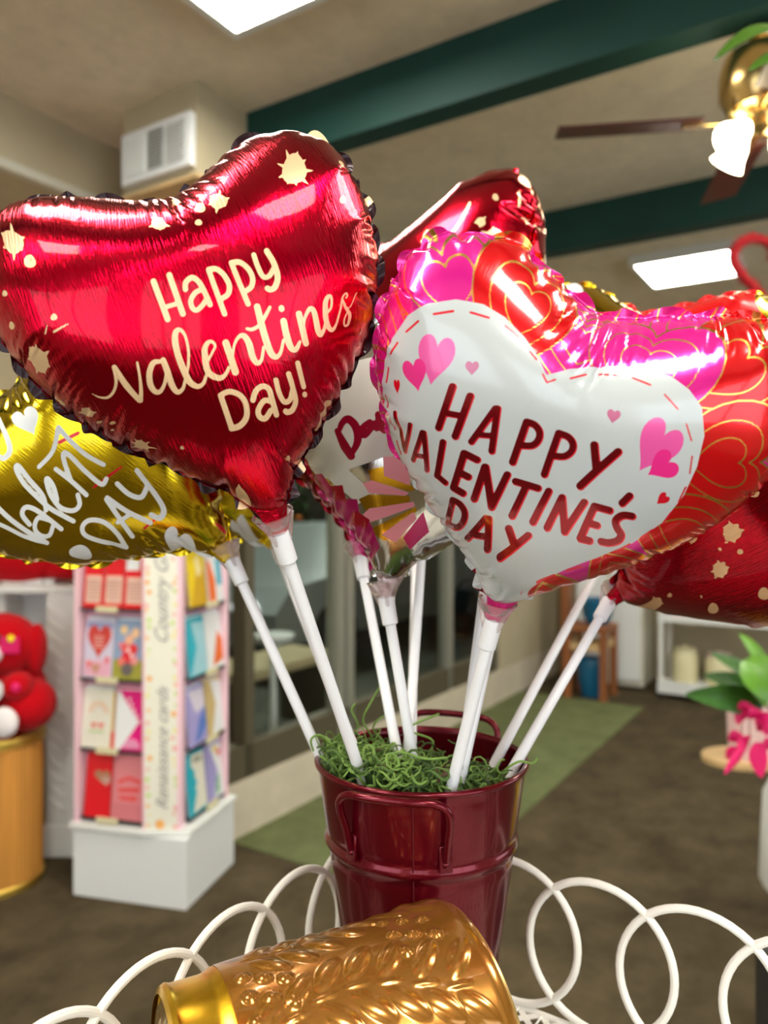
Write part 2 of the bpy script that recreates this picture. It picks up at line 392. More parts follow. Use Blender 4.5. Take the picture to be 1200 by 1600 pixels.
def foil_material(name, base, layers, rough=.16, metal=1., streak=.12, coat=.22):
    m = bpy.data.materials.new(name); m.use_nodes = True; N, L = nodes(m); b = N['Principled BSDF']
    def val(v):
        n = N.new('ShaderNodeValue'); n.outputs[0].default_value = v; return n.outputs[0]
    def rgb(c):
        n = N.new('ShaderNodeRGB'); n.outputs[0].default_value = (*c, 1); return n.outputs[0]
    col, me, ro = rgb(base), val(metal), val(rough)
    for (at, c, mt, rg) in layers:
        a = N.new('ShaderNodeAttribute'); a.attribute_name = at
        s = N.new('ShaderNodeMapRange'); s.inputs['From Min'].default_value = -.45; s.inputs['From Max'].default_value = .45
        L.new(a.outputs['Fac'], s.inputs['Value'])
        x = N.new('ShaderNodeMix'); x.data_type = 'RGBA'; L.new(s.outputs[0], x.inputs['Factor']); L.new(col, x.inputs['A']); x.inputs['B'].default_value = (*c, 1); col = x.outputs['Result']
        for which in (0, 1):
            y = N.new('ShaderNodeMix'); L.new(s.outputs[0], y.inputs['Factor']); L.new(me if which == 0 else ro, y.inputs['A']); y.inputs['B'].default_value = mt if which == 0 else rg
            if which == 0: me = y.outputs['Result']
            else: ro = y.outputs['Result']
    L.new(col, b.inputs['Base Color']); L.new(me, b.inputs['Metallic']); L.new(ro, b.inputs['Roughness'])
    b.inputs['Coat Weight'].default_value = coat; b.inputs['Coat Roughness'].default_value = .06
    uv = N.new('ShaderNodeUVMap'); mp = N.new('ShaderNodeMapping'); mp.inputs['Scale'].default_value = (110, 9, 1); mp.inputs['Rotation'].default_value = (0, 0, R(6))
    n = N.new('ShaderNodeTexNoise'); n.inputs['Scale'].default_value = 1; n.inputs['Detail'].default_value = 3
    L.new(uv.outputs[0], mp.inputs[0]); L.new(mp.outputs[0], n.inputs['Vector'])
    bp = N.new('ShaderNodeBump'); bp.inputs['Strength'].default_value = streak; bp.inputs['Distance'].default_value = .002
    L.new(n.outputs['Fac'], bp.inputs['Height']); L.new(bp.outputs[0], b.inputs['Normal'])
    return m

NECK_RED = mat('neck_red', (.50, .002, .02), .22, .9, bump=.6, bscale=90)
NECK_GOLD = mat('neck_gold', (.62, .44, .01), .2, 1, bump=.6, bscale=90)
NECK_SILVER = mat('neck_silver', (.6, .5, .52), .2, .9, bump=.6, bscale=90)
NECK_PINK = mat('neck_pink', (.75, .03, .25), .3, .5, bump=.6, bscale=90)
SIM_HI = inflate(121, 420)
SIM_LO = inflate(81, 360, seed=5, rot=-.2, inner=7)
SCALE = .124
def balloon(label, centre, roll, yaw, pitch, fit_mat, art=None, hi=False, flip=False, scale=SCALE, asp=1., rim=.034, stick_to=None, up=1, group=None, neck_mat=None):
    """centre: world point; roll ccw, yaw to the right, pitch downwards in degrees"""
    rest, X = SIM_HI if hi else SIM_LO
    B = Matrix(((1, 0, 0), (0, 0, -1), (0, 1, 0))).to_4x4()
    M4 = B @ Matrix.Rotation(R(yaw), 4, 'Y') @ Matrix.Rotation(R(pitch), 4, 'X') @ Matrix.Rotation(R(roll), 4, 'Z') @ Matrix.Scale(scale, 4)
    A3 = np.array(M4.to_3x3(), dtype=np.float64)
    root = thing('foil_balloon', label, 'balloon', centre, 0, group)
    rs = upsample(rest.astype(np.float64), up); XX = [upsample(X[0].astype(np.float64), up), upsample(X[1].astype(np.float64), up)]
    if flip:
        rs = rs*[-1, 1]; XX = [x*[-1, 1, 1] for x in XX]
    XX = [x*[1, asp, 1] for x in XX]; n = rs.shape[0]
    # the rim strip outside the weld, rippled where the weld is gathered
    idx = [(i, 0) for i in range(n-1)]+[(n-1, j) for j in range(n-1)]+[(i, n-1) for i in range(n-1, 0, -1)]+[(0, j) for j in range(n-1, 0, -1)]
    I = np.array([i for i, j in idx]); J = np.array([j for i, j in idx])
    e = XX[0][I, J]; q = 2*up
    ii = np.clip(I, q, n-1-q); jj = np.clip(J, q, n-1-q)
    inn = (XX[0][ii, jj]+XX[1][ii, jj])*.5
    out = e-inn; tan = np.roll(e, -1, 0)-np.roll(e, 1, 0); tan /= np.linalg.norm(tan, axis=1)[:, None]+1e-9
    out -= tan*(out*tan).sum(1)[:, None]; out /= np.linalg.norm(out, axis=1)[:, None]+1e-9
    h2 = 7*up; k = np.hanning(2*h2+3)[1:-1]; k /= k.sum()
    out = np.stack([np.convolve(np.r_[out[-h2:, c], out[:, c], out[:h2, c]], k, 'valid') for c in range(3)], 1); out /= np.linalg.norm(out, axis=1)[:, None]
    ro_ = rs[I, J]; ph = np.r_[0, np.cumsum(np.linalg.norm(np.diff(ro_, axis=0), axis=1))]
    wl = np.sin(ph*PI/.20+.4*np.sin(ph*2.3)); wv = np.sin(ph*2*PI/.16+np.sin(ph*1.7))
    es = np.stack([np.convolve(np.r_[e[-h2:, c], e[:, c], e[:h2, c]], k, 'valid') for c in range(3)], 1)
    r1 = e*.6+es*.4+out*.012; r1[:, 2] += wv*.003; r2 = es+out*(.012+rim*np.abs(wl))[:, None]; r2[:, 2] += wv*.008
    # vertices
    F = XX[0].reshape(-1, 3); Bk = XX[1].reshape(-1, 3); nn = n*n
    bmap = np.arange(nn)+nn; ei = I*n+J; bmap[ei] = ei
    used = np.ones(2*nn, bool); used[nn+ei] = False
    V = np.concatenate([F, Bk, r1, r2]); o1 = 2*nn; o2 = o1+len(ei)
    a = (np.arange(n-1)[:, None]*n+np.arange(n-1)[None]).ravel()
    qf = np.stack([a, a+n, a+n+1, a+1], 1); sgn = 1
    v0 = F[qf[:, 0]]; c_ = np.cross(F[qf[:, 1]]-v0, F[qf[:, 3]]-v0)[:, 2].sum()
    if c_ < 0: qf = qf[:, ::-1]
    qb = bmap[qf[:, ::-1]]
    m_ = len(ei); ar = np.arange(m_); nx = (ar+1) % m_
    q1 = np.stack([ei, ei[nx], o1+nx, o1+ar], 1); q2 = np.stack([o1+ar, o1+nx, o2+nx, o2+ar], 1)
    Q = np.concatenate([qf, qb, q1, q2]).astype(np.int32)
    remap = np.cumsum(np.r_[used, np.ones(2*m_, bool)])-1; keep = np.r_[used, np.ones(2*m_, bool)]
    Q = remap[Q]; V = V[keep]
    restv = np.concatenate([rs.reshape(-1, 2), rs.reshape(-1, 2), ro_*1.01, ro_*1.03])[keep]
    isback = np.concatenate([np.zeros(nn), np.ones(nn), np.zeros(2*m_)])[keep] > 0
    Vw = V@A3.T
    me = bpy.data.meshes.new('foil'); me.vertices.add(len(V)); me.vertices.foreach_set('co', Vw.astype(np.float32).ravel())
    me.loops.add(Q.size); me.loops.foreach_set('vertex_index', Q.ravel().astype(np.int32))
    me.polygons.add(len(Q)); me.polygons.foreach_set('loop_start', np.arange(0, Q.size, 4, dtype=np.int32)); me.polygons.foreach_set('use_smooth', np.ones(len(Q), bool))
    me.materials.append(fit_mat)
    me.update(calc_edges=True)
    uv = me.uv_layers.new(name='UVMap'); uv.data.foreach_set('uv', restv[Q.ravel()].astype(np.float32).ravel())
    if art:
        # the printed artwork is laid flat on the uninflated sheet: one smooth map from sheet to artwork units
        ctr = np.array(centre)
        Fw = (XX[0].reshape(-1, 3)@A3.T)+ctr; rf = rs.reshape(-1, 2)
        P2 = np.stack([600+Fw[:, 0]/Fw[:, 1]*1200, 800-(Fw[:, 2]-1.45)/Fw[:, 1]*1200], 1)
        sel = (np.hypot(rf[:, 0], rf[:, 1]-.06) < .80)
        bas = lambda r: np.stack([np.ones(len(r)), r[:, 0], r[:, 1], r[:, 0]**2, r[:, 0]*r[:, 1], r[:, 1]**2, r[:, 0]**3, r[:, 0]**2*r[:, 1], r[:, 0]*r[:, 1]**2, r[:, 1]**3], 1)
        co, *_ = np.linalg.lstsq(bas(rf[sel]), P2[sel], rcond=None)
        PP = bas(restv)@co
        for nm, (fn, both) in art.items():
            d = fn(PP)
            if not both: d = np.where(isback, -50, d)
            at = me.attributes.new(nm, 'FLOAT', 'POINT'); at.data.foreach_set('value', np.clip(d, -50, 50).astype(np.float32))
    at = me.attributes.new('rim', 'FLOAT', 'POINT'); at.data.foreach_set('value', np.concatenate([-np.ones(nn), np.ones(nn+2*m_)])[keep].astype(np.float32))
    o = bpy.data.objects.new('foil', me); COL.objects.link(o); o.parent = root
    # neck, cup, sleeve and stick
    tip = Vector(A3@np.array([0, XX[0][..., 1].min()+.03, 0])); dn = Vector(A3@np.array([0, -1, 0])).normalized()
    sd = Vector(A3@np.array([1, 0, 0])).normalized(); fr = Vector(A3@np.array([0, 0, 1])).normalized()
    if stick_to is not None:
        st = Vector(stick_to)-Vector(centre)
        joint = tip+dn*.008
        ax = (st-joint).normalized()
        m = MB(); prof = [(.0, .020, .009), (.3, .013, .008), (.6, .0085, .006), (1., .0055, .005)]
        vs = []; nn_ = 20
        for t, a_, b_ in prof:
            c = tip-dn*.016*(1-t)+(joint+ax*.010-tip)*t
            for j in range(nn_):
                th = 2*PI*j/nn_; wob = 1+.10*math.sin(5*th+t*3)
                vs.append(c+sd*a_*math.cos(th)*wob+fr*b_*math.sin(th)*wob)
        m.add(vs, [(i*nn_+j, i*nn_+(j+1) % nn_, (i+1)*nn_+(j+1) % nn_, (i+1)*nn_+j) for i in range(3) for j in range(nn_)]+[tuple(range(3*nn_, 4*nn_))], neck_mat or NECK_RED)
        nk = m.obj('neck', root)
        T = Matrix.Translation(joint+ax*.003) @ ax.to_track_quat('Z', 'Y').to_matrix().to_4x4()
        m = MB(); m.lathe(M['cup'], [(.0120, -.007), (.0130, -.0074), (.0100, -.001), (.0075, .003), (.0060, .006), (.0045, .002), (.0068, .0), (.0112, -.006)], 28, T, cap0=False, cap1=False)
        for j in range(3):
            th = 2*PI*j/3+.5; m.tube(M['cup'], [T@Vector((.0115*math.cos(th), .0115*math.sin(th), -.006)), T@Vector((.005*math.cos(th), .005*math.sin(th), .012))], .0018, 6)
        m.obj('balloon_cup', root)
        L_ = (st-joint).length
        m = MB(); m.lathe(M['stick'], [(.0050, .004), (.0064, .006), (.0060, .026), (.0048, .027)], 20, T); m.obj('sleeve', root)
        m = MB(); m.tube(M['stick'], [joint+ax*.02, st], .0041, 14); m.obj('stick', root)
    return root

CREAM = (.80, .52, .27)
def happy_art(P):
    a = sub(P, 220, 370, 5, [([(95,345),(205,640)],4.7), ([(220,297),(325,598)],4.7), ([(170,548),(285,515)],3.6),
        ([(345,405),(350,350),(400,315),(450,345),(490,410),(540,525)],4.3), ([(480,405),(425,430),(388,490),(400,550),(435,568),(480,530),(512,480)],4.0),
        ([(530,252),(655,600)],4.2), ([(532,250),(590,245),(650,290),(692,370),(682,440),(630,478)],4.2),
        ([(710,197),(840,520)],4.2), ([(710,195),(775,190),(840,238),(875,310),(865,380),(815,420)],4.2),
        ([(885,130),(920,230),(960,300),(1005,292),(1035,240)],4.0), ([(985,97),(1040,190),(1070,300),(1050,380),(1015,402),(992,392)],4.6)])
    b = sub(P, 130, 480, 5, [([(55,675),(110,705),(180,710),(230,670),(256,600),(252,520),(240,460)],[.8,1.6,2.4,2.6,2.6,3,4]),
        ([(242,462),(340,610),(450,735)],[4.2,5,4.2]), ([(458,735),(460,650),(444,530),(422,430)],[4,3,2.2,2]),
        ([(605,425),(550,435),(522,510),(530,600),(565,658),(608,665),(640,610),(655,520)],[3,4.5,4.8,4.8,4.5,3.6,2.8,2.5]),
        ([(625,415),(660,500),(700,610),(745,668),(785,645),(800,590),(822,470),(822,340),(795,225),(755,175),(722,190),(715,260),(742,380),(790,500),(840,590),(900,625),(945,600),(965,540)],[4.5,5,5,4,3,2.4,2.2,2.2,2.2,3,4.5,5,5,5,5,4,3,2.4]),
        ([(968,440),(1010,360),(1032,310),(1010,275),(975,280),(950,335),(958,430),(985,520),(1060,562),(1110,540),(1140,480)],[2.5,2,2,2.4,3.5,4.6,5,5,4.6,3.2,2.4])])
    c = sub(P, 320, 440, 5, [([(165,482),(240,718)],5.3), ([(215,610),(232,500),(268,435),(308,430),(345,490),(370,590),(405,648),(440,620),(458,520)],[2,2,3,4.5,5,5,4,2.6,2.2]),
        ([(410,190),(445,340),(485,490),(520,580),(556,600),(590,560),(612,465)],[5,5.3,5.3,5,4,2.6,2.2]), ([(330,370),(370,376),(430,340),(475,265),(510,195)],[2.4,3,3,3,2.6]),
        ([(615,308),(640,440),(672,530),(708,542),(740,480)],[5,5.2,5,4,2.4]), ([(599,200),(601,212)],4.4),
        ([(735,247),(788,495)],4.8), ([(765,410),(780,290),(820,205),(852,225),(872,310),(888,390),(908,422),(938,370),(952,290)],[2,2.2,3.5,4.2,4.6,4.6,4,2.6,2.2]),
        ([(945,250),(988,195),(988,110),(965,97),(944,150),(948,270),(970,350),(1003,382),(1038,330),(1070,190)],[2,2,2.2,3,4,4.4,4.2,3.6,2,1.6]),
        ([(1070,190),(1078,105),(1102,68),(1116,88),(1106,108)],1.6), ([(1080,125),(1110,190),(1148,250),(1140,330),(1110,345),(1105,290),(1130,220)],[1.8,2.6,3,2.4,1.6,1.4,1.3]), ([(1122,188),(1152,178),(1194,62)],1.0),
        ([(128,895),(210,1128)],4.3), ([(128,893),(190,867),(268,890),(315,955),(318,1050),(270,1110),(208,1130)],4.2),
        ([(368,930),(392,862),(440,828),(488,850),(510,930),(535,1038)],4.2), ([(500,942),(450,935),(405,1000),(412,1048),(452,1060),(495,1008)],4),
        ([(545,782),(565,880),(600,948),(645,935),(668,870)],4), ([(645,737),(675,850),(690,945),(660,1010),(622,1025),(607,1018)],4.2),
        ([(720,652),(762,842)],4.1), ([(768,900),(769,906)],4.0)])
    return mx(a, b, c)
SPL = [(455,277,17,9,.5,.55,1,0), (52,552,17,7,1,.5,1.5,-20), (38,385,13,6,2,.6,1,0), (55,408,8,0,0,0,1,0), (117,326,7,4,1,.5,1,0), (15,444,4,0,0,0,1,0), (15,490,5,0,0,0,1.2,0),
       (85,488,5,0,0,0,1,0), (345,318,15,6,2,.6,.8,0), (316,327,8,0,0,0,1,0), (275,312,9,5,0,.5,.8,0), (247,352,13,5,1,.6,.8,20), (312,350,6,0,0,0,.8,0), (480,226,6,0,0,0,1,0), (498,229,6,0,0,0,.6,20),
       (522,306,4,0,0,0,1.3,0), (128,652,13,6,1,.6,.8,0), (148,671,5,0,0,0,.8,0), (173,671,5,0,0,0,.8,0), (225,709,13,8,1,1,.85,10), (373,738,11,4,2,.4,.75,10), (464,710,6,0,0,0,1.2,0),
       (440,701,3,0,0,0,1,0), (463,746,9,5,0,.5,1,0), (560,285,8,0,0,0,1,0), (538,250,4,0,0,0,.8,0), (507,262,5,0,0,0,.5,45), (75,640,7,5,0,.5,1,0), (290,700,3,0,0,0,1,0), (171,689,3,0,0,0,1,0)]
def splats(P, L=SPL, dx=0, dy=0): return mx(*[splat(P, a+dx, b+dy, *r) for a, b, *r in L], seg(P, (84, 510), (106, 500), 2, 1.2), seg(P, (70, 512), (74, 500), 1.3, 1), seg(P, (520, 640), (499, 676), 6, 3))
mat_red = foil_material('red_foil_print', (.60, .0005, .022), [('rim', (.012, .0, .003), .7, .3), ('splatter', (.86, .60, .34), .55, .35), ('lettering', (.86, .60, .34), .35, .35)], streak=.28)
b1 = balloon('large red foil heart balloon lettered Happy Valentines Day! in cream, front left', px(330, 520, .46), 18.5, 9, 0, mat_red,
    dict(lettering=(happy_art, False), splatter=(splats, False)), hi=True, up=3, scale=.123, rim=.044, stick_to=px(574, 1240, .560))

# ------------------------------------------------------------------ the pink and white balloon
S4 = (600, 570, 6); S5 = (790, 620, 5.714); S6 = (680, 740, 6); S7 = (850, 740, 5.714)
def vd_letters(P, g=0., ox=0, oy=0):
    P = P-[ox, oy]; r = 5.9+g
    def s(S, L): return sub(P, *S, [(p, q+g) for p, q in L])
    return mx(s(S4, [([(663,180),(522,560)],5.6), ([(818,272),(672,648)],5.8), ([(610,425),(745,455)],5.0), ([(1045,392),(820,705)],5.2), ([(1065,392),(1008,800)],5.4), ([(905,640),(1020,650)],4.6),
        ([(103,400),(152,790)],3.2), ([(252,520),(155,800)],3.6), ([(365,600),(240,885)],4.2), ([(378,605),(382,985)],4.4), ([(280,835),(370,850)],4), ([(555,702),(487,1040)],5.2), ([(487,1040),(570,1110)],4.6)]),
      s(S5, [([(185,212),(60,580)],5.9), ([(185,208),(255,235),(300,300),(290,375),(235,425),(150,425)],5.6), ([(472,312),(345,695)],5.9), ([(472,312),(555,345),(600,410),(588,480),(525,525),(440,522)],5.6),
        ([(792,420),(815,640)],6.4), ([(1008,482),(830,645),(668,800)],6.4)]),
      s(S6, [([(160,262),(112,500)],5.2), ([(160,262),(228,300),(277,380),(272,465),(228,530),(170,530),(112,500)],5.2), ([(478,430),(330,625)],5.2), ([(505,435),(515,705)],5.4), ([(395,590),(500,600)],4.8),
        ([(690,525),(738,650)],5.6), ([(868,592),(742,690),(635,765)],5.6)]),
      *[stroke(P, [(a, b), (c, d)], r) for a, b, c, d in ((725,706,745,717),(725,706,708,763),(708,763,723,772),(718,738,731,745),(757,729,741,781),(758,729,768,794),(768,794,792,742),(805,753,840,764),
        (822,760,800,808),(857,769,832,818),(854,827,878,779),(878,779,881,833),(881,833,913,786),(929,792,953,798),(929,792,905,843),(905,843,919,846),(918,818,932,822),(985,774,973,786))],
      s(S7, [([(790,375),(705,372),(640,420),(648,485),(682,545),(650,600),(570,622),(500,612)],5.9)]))
WHITE_H = [(851,586),(838,562),(815,532),(785,505),(755,489),(720,483),(685,487),(655,499),(628,524),(608,555),(596,590),(591,630),(596,680),(608,740),(630,800),(660,853),(698,893),(735,912),(790,915),
           (860,895),(930,873),(985,850),(1035,815),(1070,770),(1090,725),(1099,680),(1093,640),(1075,615),(1050,595),(1010,580),(965,574),(920,574),(885,578),(865,583)]
DASH = [(622,547,635,532),(650,519,670,507),(691,500,716,497),(738,499,763,506),(785,516,806,532),(818,545,835,564),(845,584,852,597),(852,597,865,593),(888,592,914,586),(937,586,966,589),(990,594,1018,606),
        (1038,620,1058,642),(1071,663,1080,688),(1082,710,1079,736),(1073,757,1062,780),(1050,797,1036,817),(1020,826,1000,840),(983,850,962,862),(943,872,930,880),(905,886,882,890),(864,894,840,899),
        (822,903,803,905),(783,904,763,905),(745,905,728,896),(712,880,700,866),(613,567,606,589),(600,609,602,628),(604,647,608,668),(611,687,616,709),(621,728,625,742),(634,765,642,785),(654,808,664,826)]
BIG = [ # centre, width, height, clockwise tilt, red?, ring steps
    (640,440,150,150,-40,0), (700,395,170,150,-10,0), (985,460,200,150,15,0), (1170,560,150,150,50,1), (1195,690,130,150,85,0), (1150,860,150,150,120,0), (600,520,130,150,-50,0), (905,440,170,140,15,0), (1075,530,190,170,25,0),
    (620,600,110,170,-75,0), (715,475,150,150,-10,0), (1125,600,170,180,50,1), (905,545,190,150,14,0), (812,502,160,160,15,1), (1010,590,210,180,20,0), (1115,720,170,200,85,1), (1060,830,150,190,115,1), (620,720,90,160,-95,0),
    (960,900,120,120,150,1), (650,830,120,130,-125,0), (720,920,140,100,-160,0), (850,930,150,90,175,1)]
_bgc = {}
def bg_fields(P):
    k = len(P)
    if k not in _bgc:
        red = np.full(k, -20.); gold = np.full(k, -20.)
        for cx, cy, w_, h_, rt, rd in BIG:
            z = np.where((np.abs(P[:, 0]-cx) < .8*max(w_, h_)) & (np.abs(P[:, 1]-cy) < .8*max(w_, h_)))[0]
            if not len(z): continue
            q = P[z]; d = poly(q, big_heart(cx, cy, w_, h_, rt)); a = R(rt); ox, oy = -math.sin(a)*(-.06*h_), math.cos(a)*(-.06*h_)
            ring = 1.25-np.abs(d)
            for f in (.70, .42): ring = np.maximum(ring, 1.1-np.abs(poly(q, big_heart(cx+ox*(1-f), cy+oy*(1-f), w_*f, h_*f, rt))))
            gold[z] = np.where(d > 0, ring, np.maximum(gold[z], 1.25-np.abs(d)))
            red[z] = np.where(d > 0, 20. if rd else -20., red[z])
        _bgc[k] = (red, gold)
    return _bgc[k]
def hp(*a): return lambda P: poly(P, heart_pts(*a))
pk_dark = lambda P: mx(poly(P, heart_pts(657, 582, 36, 50, -6)), poly(P, heart_pts(1034, 728, 46, 50, 58)), splat(P, 741, 884, 17, 0, 0, 0, .55, 26))
pk_mid = lambda P: mx(poly(P, heart_pts(687, 563, 52, 74, 14)), poly(P, heart_pts(1024, 700, 68, 88, 34)))
pk_small = lambda P: mx(poly(P, heart_pts(740, 575, 20, 22, 3)), poly(P, heart_pts(958, 651, 22, 22, 12)))
redbits = lambda P: mx(poly(P, heart_pts(625, 597, 11, 24, 2)), poly(P, heart_pts(1036, 778, 17, 24, 50)), *[seg(P, d[:2], d[2:], 1.5, 1.5) for d in DASH], vd_letters(P, .2, 1.1, .9))
mat_pw = foil_material('pink_white_print', (.80, .015, .30), [('red_hearts', (.75, .002, .006), .55, .2), ('gold_lines', (.85, .50, .10), 1., .25), ('white_heart', (.50, .535, .54), .0, .22), ('pink_mid', (.78, .09, .35), .1, .3),
    ('pink_dark', (.80, .02, .24), .1, .3), ('pink_small', (.50, .12, .24), .1, .3), ('bright_red', (.72, .004, .022), .3, .25), ('dark_red', (.28, .0, .008), .75, .22)], metal=.45, rough=.2, streak=.05, coat=.5)
b2 = balloon('pink and red foil heart balloon, white centre reading HAPPY VALENTINE\'S DAY in dark red', px(872, 692, .455), -18.5, -9, 20, mat_pw,
    dict(red_hearts=(lambda P: bg_fields(P)[0], False), gold_lines=(lambda P: bg_fields(P)[1], False), white_heart=(lambda P: poly(P, WHITE_H), False), pink_mid=(pk_mid, False), pink_dark=(pk_dark, False),
         pink_small=(pk_small, False), bright_red=(redbits, False), dark_red=(lambda P: vd_letters(P, -.6, -.3, -.3), False)), hi=True, flip=True, up=3, scale=.130, asp=.92, stick_to=px(698, 1260, .540), neck_mat=NECK_PINK)

# ------------------------------------------------------------------ the balloons behind
S8 = (0, 600, 4.286)
def gold_text(P):
    return -.8+ mx(sub(P, *S8, [([(-120,700),(0,840),(130,950),(310,1062)],4.6), ([(-60,900),(20,940),(150,1010),(310,1062)],4.0), ([(185,930),(135,865),(155,818),(220,832),(320,900),(410,970)],4.6), ([(320,905),(245,890),(222,955),(262,1005),(325,1010),(350,950)],4.4),
        ([(300,840),(275,745),(185,640),(115,548),(100,575),(150,665),(245,760),(330,830),(430,885),(495,918)],4.6), ([(375,775),(350,690),(312,635),(300,650),(330,740),(400,825),(490,848),(535,810),(520,745)],4.6),
        ([(365,570),(470,650),(580,745)],4.6), ([(470,650),(425,530),(418,465),(455,475),(560,580),(680,675),(715,640)],4.6), ([(385,300),(345,450),(250,555)],4.2), ([(390,290),(460,375),(570,475),(695,545)],4.4),
        ([(860,1100),(700,1060),(580,1015),(560,955),(610,912),(710,925),(800,1000),(860,1100)],4.6), ([(720,775),(800,880),(900,1012)],4.6), ([(725,765),(860,850),(1010,912)],4.6), ([(800,925),(880,870)],4),
        ([(790,672),(870,740),(950,760),(985,700)],4.6), ([(920,585),(1040,740),(1090,830),(1065,880),(1015,865)],4.6), ([(0,250),(50,360),(65,450),(20,500),(-30,470)],4.6)]),
        poly(P, heart_pts(45, 661, 44, 46, -25)), poly(P, heart_pts(268, 838, 34, 46, 20)), splat(P, 128, 868, 20, 0, 0, 0, .7, 20))
gold_red = lambda P: mx(seg(P, (91, 691), (121, 676), 2.6, 2.6), seg(P, (147, 762), (190, 731), 2.2, 2.2), seg(P, (227, 822), (243, 807), 1.6, 1.6), poly(P, [(310, 800), (360, 790), (380, 920), (290, 930), (330, 880)]))
mat_gold = foil_material('gold_foil_print', (.62, .44, .010), [('red_marks', (.70, .004, .015), .4, .25), ('white_letters', (.78, .80, .80), .0, .35)], rough=.14, streak=.06)
balloon('gold foil heart balloon with tilted white Valentine DAY lettering, lower left', px(168, 702, .60), 49, 6, 4, mat_gold,
    dict(white_letters=(gold_text, False), red_marks=(gold_red, False)), up=3, scale=.128, neck_mat=NECK_GOLD, stick_to=px(518, 1222, .600))
gw = lambda P: mx(poly(P, heart_pts(372, 822, 20, 42, -25)), seg(P, (372, 800), (395, 845), 3, 3))
balloon('second gold foil heart balloon, mostly hidden, its tip below the large red balloon', px(282, 706, .745), 46, 8, 0, mat_gold,
    dict(white_letters=(gw, False), red_marks=(lambda P: poly(P, [(415, 838), (440, 830), (450, 870), (425, 880)]), False)), up=2, scale=.132, neck_mat=NECK_GOLD, stick_to=px(572, 1218, .575))

def mid_white(P): return mx(poly(P, [(440,590),(600,560),(700,610),(700,714),(600,714),(545,735),(585,772),(562,790),(510,750),(450,760)]), poly(P, [(400,600),(520,600),(480,760),(400,700)]))
def mid_pink(P): return mx(poly(P, [(598,714),(640,712),(640,760),(600,745)]), poly(P, [(568,757),(582,752),(640,772),(632,776),(578,772)]), poly(P, [(570,805),(580,795),(645,785),(648,792),(582,815)]), poly(P, [(600,830),(645,800),(650,810),(620,840)]))
def mid_gold(P): return mx(poly(P, [(575,735),(600,730),(650,765),(640,770),(580,752)]), poly(P, [(562,782),(578,774),(640,776),(640,786),(575,800)]), poly(P, [(580,825),(650,792),(650,800),(605,838)]))
def mid_mag(P): return mx(poly(P, [(400,700),(470,720),(484,745),(500,742),(515,762),(536,760),(540,782),(560,782),(565,806),(580,812),(600,845),(560,900),(400,840)]), poly(P, [(630,835),(660,800),(668,830),(640,850)]))
def mid_red(P): return mx(poly(P, [(400,720),(484,740),(500,775),(470,780)]), poly(P, [(515,762),(536,760),(542,790),(518,785)]), poly(P, [(548,806),(560,800),(582,812),(575,826),(552,820)]))
def mid_txt(P): return sub(P, 460, 560, 5, [([(335,550),(395,680),(445,765)],[4,7,6]), ([(445,750),(492,640),(480,530),(420,460),(375,490),(355,540)],[4,6,6.5,6,5,4]), ([(585,490),(535,530),(545,595),(600,530),(625,500),(640,540),(690,500)],5), ([(650,430),(665,520),(700,560)],5),
        ([(60,330),(120,450),(100,560)],6), ([(820,420),(860,560),(800,700)],5)])
mat_mid = foil_material('silver_print', (.62, .62, .60), [('white_panels', (.56, .55, .50), .0, .3), ('gold_strips', (.72, .40, .02), 1, .2), ('pink_strips', (.74, .26, .32), .1, .3), ('magenta_squares', (.42, .005, .11), .4, .25), ('red_squares', (.38, .002, .015), .4, .25),
    ('script', (.30, .0, .02), .3, .3)], rough=.14, streak=.05)
balloon('silver, white and pink patterned foil heart balloon with dark red script Day', px(648, 706, .585), -13, -6, 0, mat_mid,
    dict(white_panels=(mid_white, False), gold_strips=(mid_gold, False), pink_strips=(mid_pink, False), magenta_squares=(mid_mag, False), red_squares=(mid_red, False), script=(mid_txt, False)), up=3, scale=.110, neck_mat=NECK_SILVER, stick_to=px(655, 1240, .575))

def art3(P): return mx(*[splat(P, a, b, r, k, k, .6) for a, b, r, k in ((787,266,12,7),(766,268,7,0),(812,269,5,0),(805,310,8,5),(767,361,18,7),(742,340,7,5),(757,305,4,0),(716,277,4,0),(800,420,10,6),(700,300,5,0))],
    seg(P, (784, 286), (787, 299), 2, 2), sub(P, 580, 230, 4.14, [([(110,560),(130,500),(150,560)],3), ([(170,570),(190,520),(215,500),(200,550)],3), ([(215,560),(235,500),(262,430),(250,500),(225,570)],2.6), ([(330,610),(370,575),(365,550),(345,590),(375,625),(400,600)],3),
    ([(400,620),(440,545),(450,560),(430,600),(455,635),(410,645)],2.8), ([(455,600),(530,520),(605,370)],1.6)]))
mat_red2 = foil_material('red_foil_plain', (.60, .002, .02), [('splatter', (.86, .60, .34), .55, .35)], streak=.12)
balloon('red foil heart balloon turned sideways, rising highest behind the pink and white one', px(672, 508, .80), 8, -52, -8, mat_red2, dict(splatter=(art3, True)), up=2, scale=.150, stick_to=px(634, 1225, .592))
balloon('red foil heart balloon mostly hidden, its top showing between the front balloons', px(640, 560, 1.0), 4, 10, 0, mat_red2, dict(splatter=(lambda P: splat(P, 560, 690, 10, 6), True)), up=2, scale=.150, stick_to=px(642, 1225, .60))
def art7(P): return mx(*[splat(P, a, b, r*.8, k, k, .6) for a, b, r, k in ((1081,838,13,5),(1146,832,19,8),(1125,892,16,8),(1033,938,10,6),(1158,863,6,0),(1126,859,4,0),(1048,928,4,0),(1195,930,12,0),(1112,951,10,0),(1094,933,3,0),(1180,770,10,6),(1060,790,9,5))])
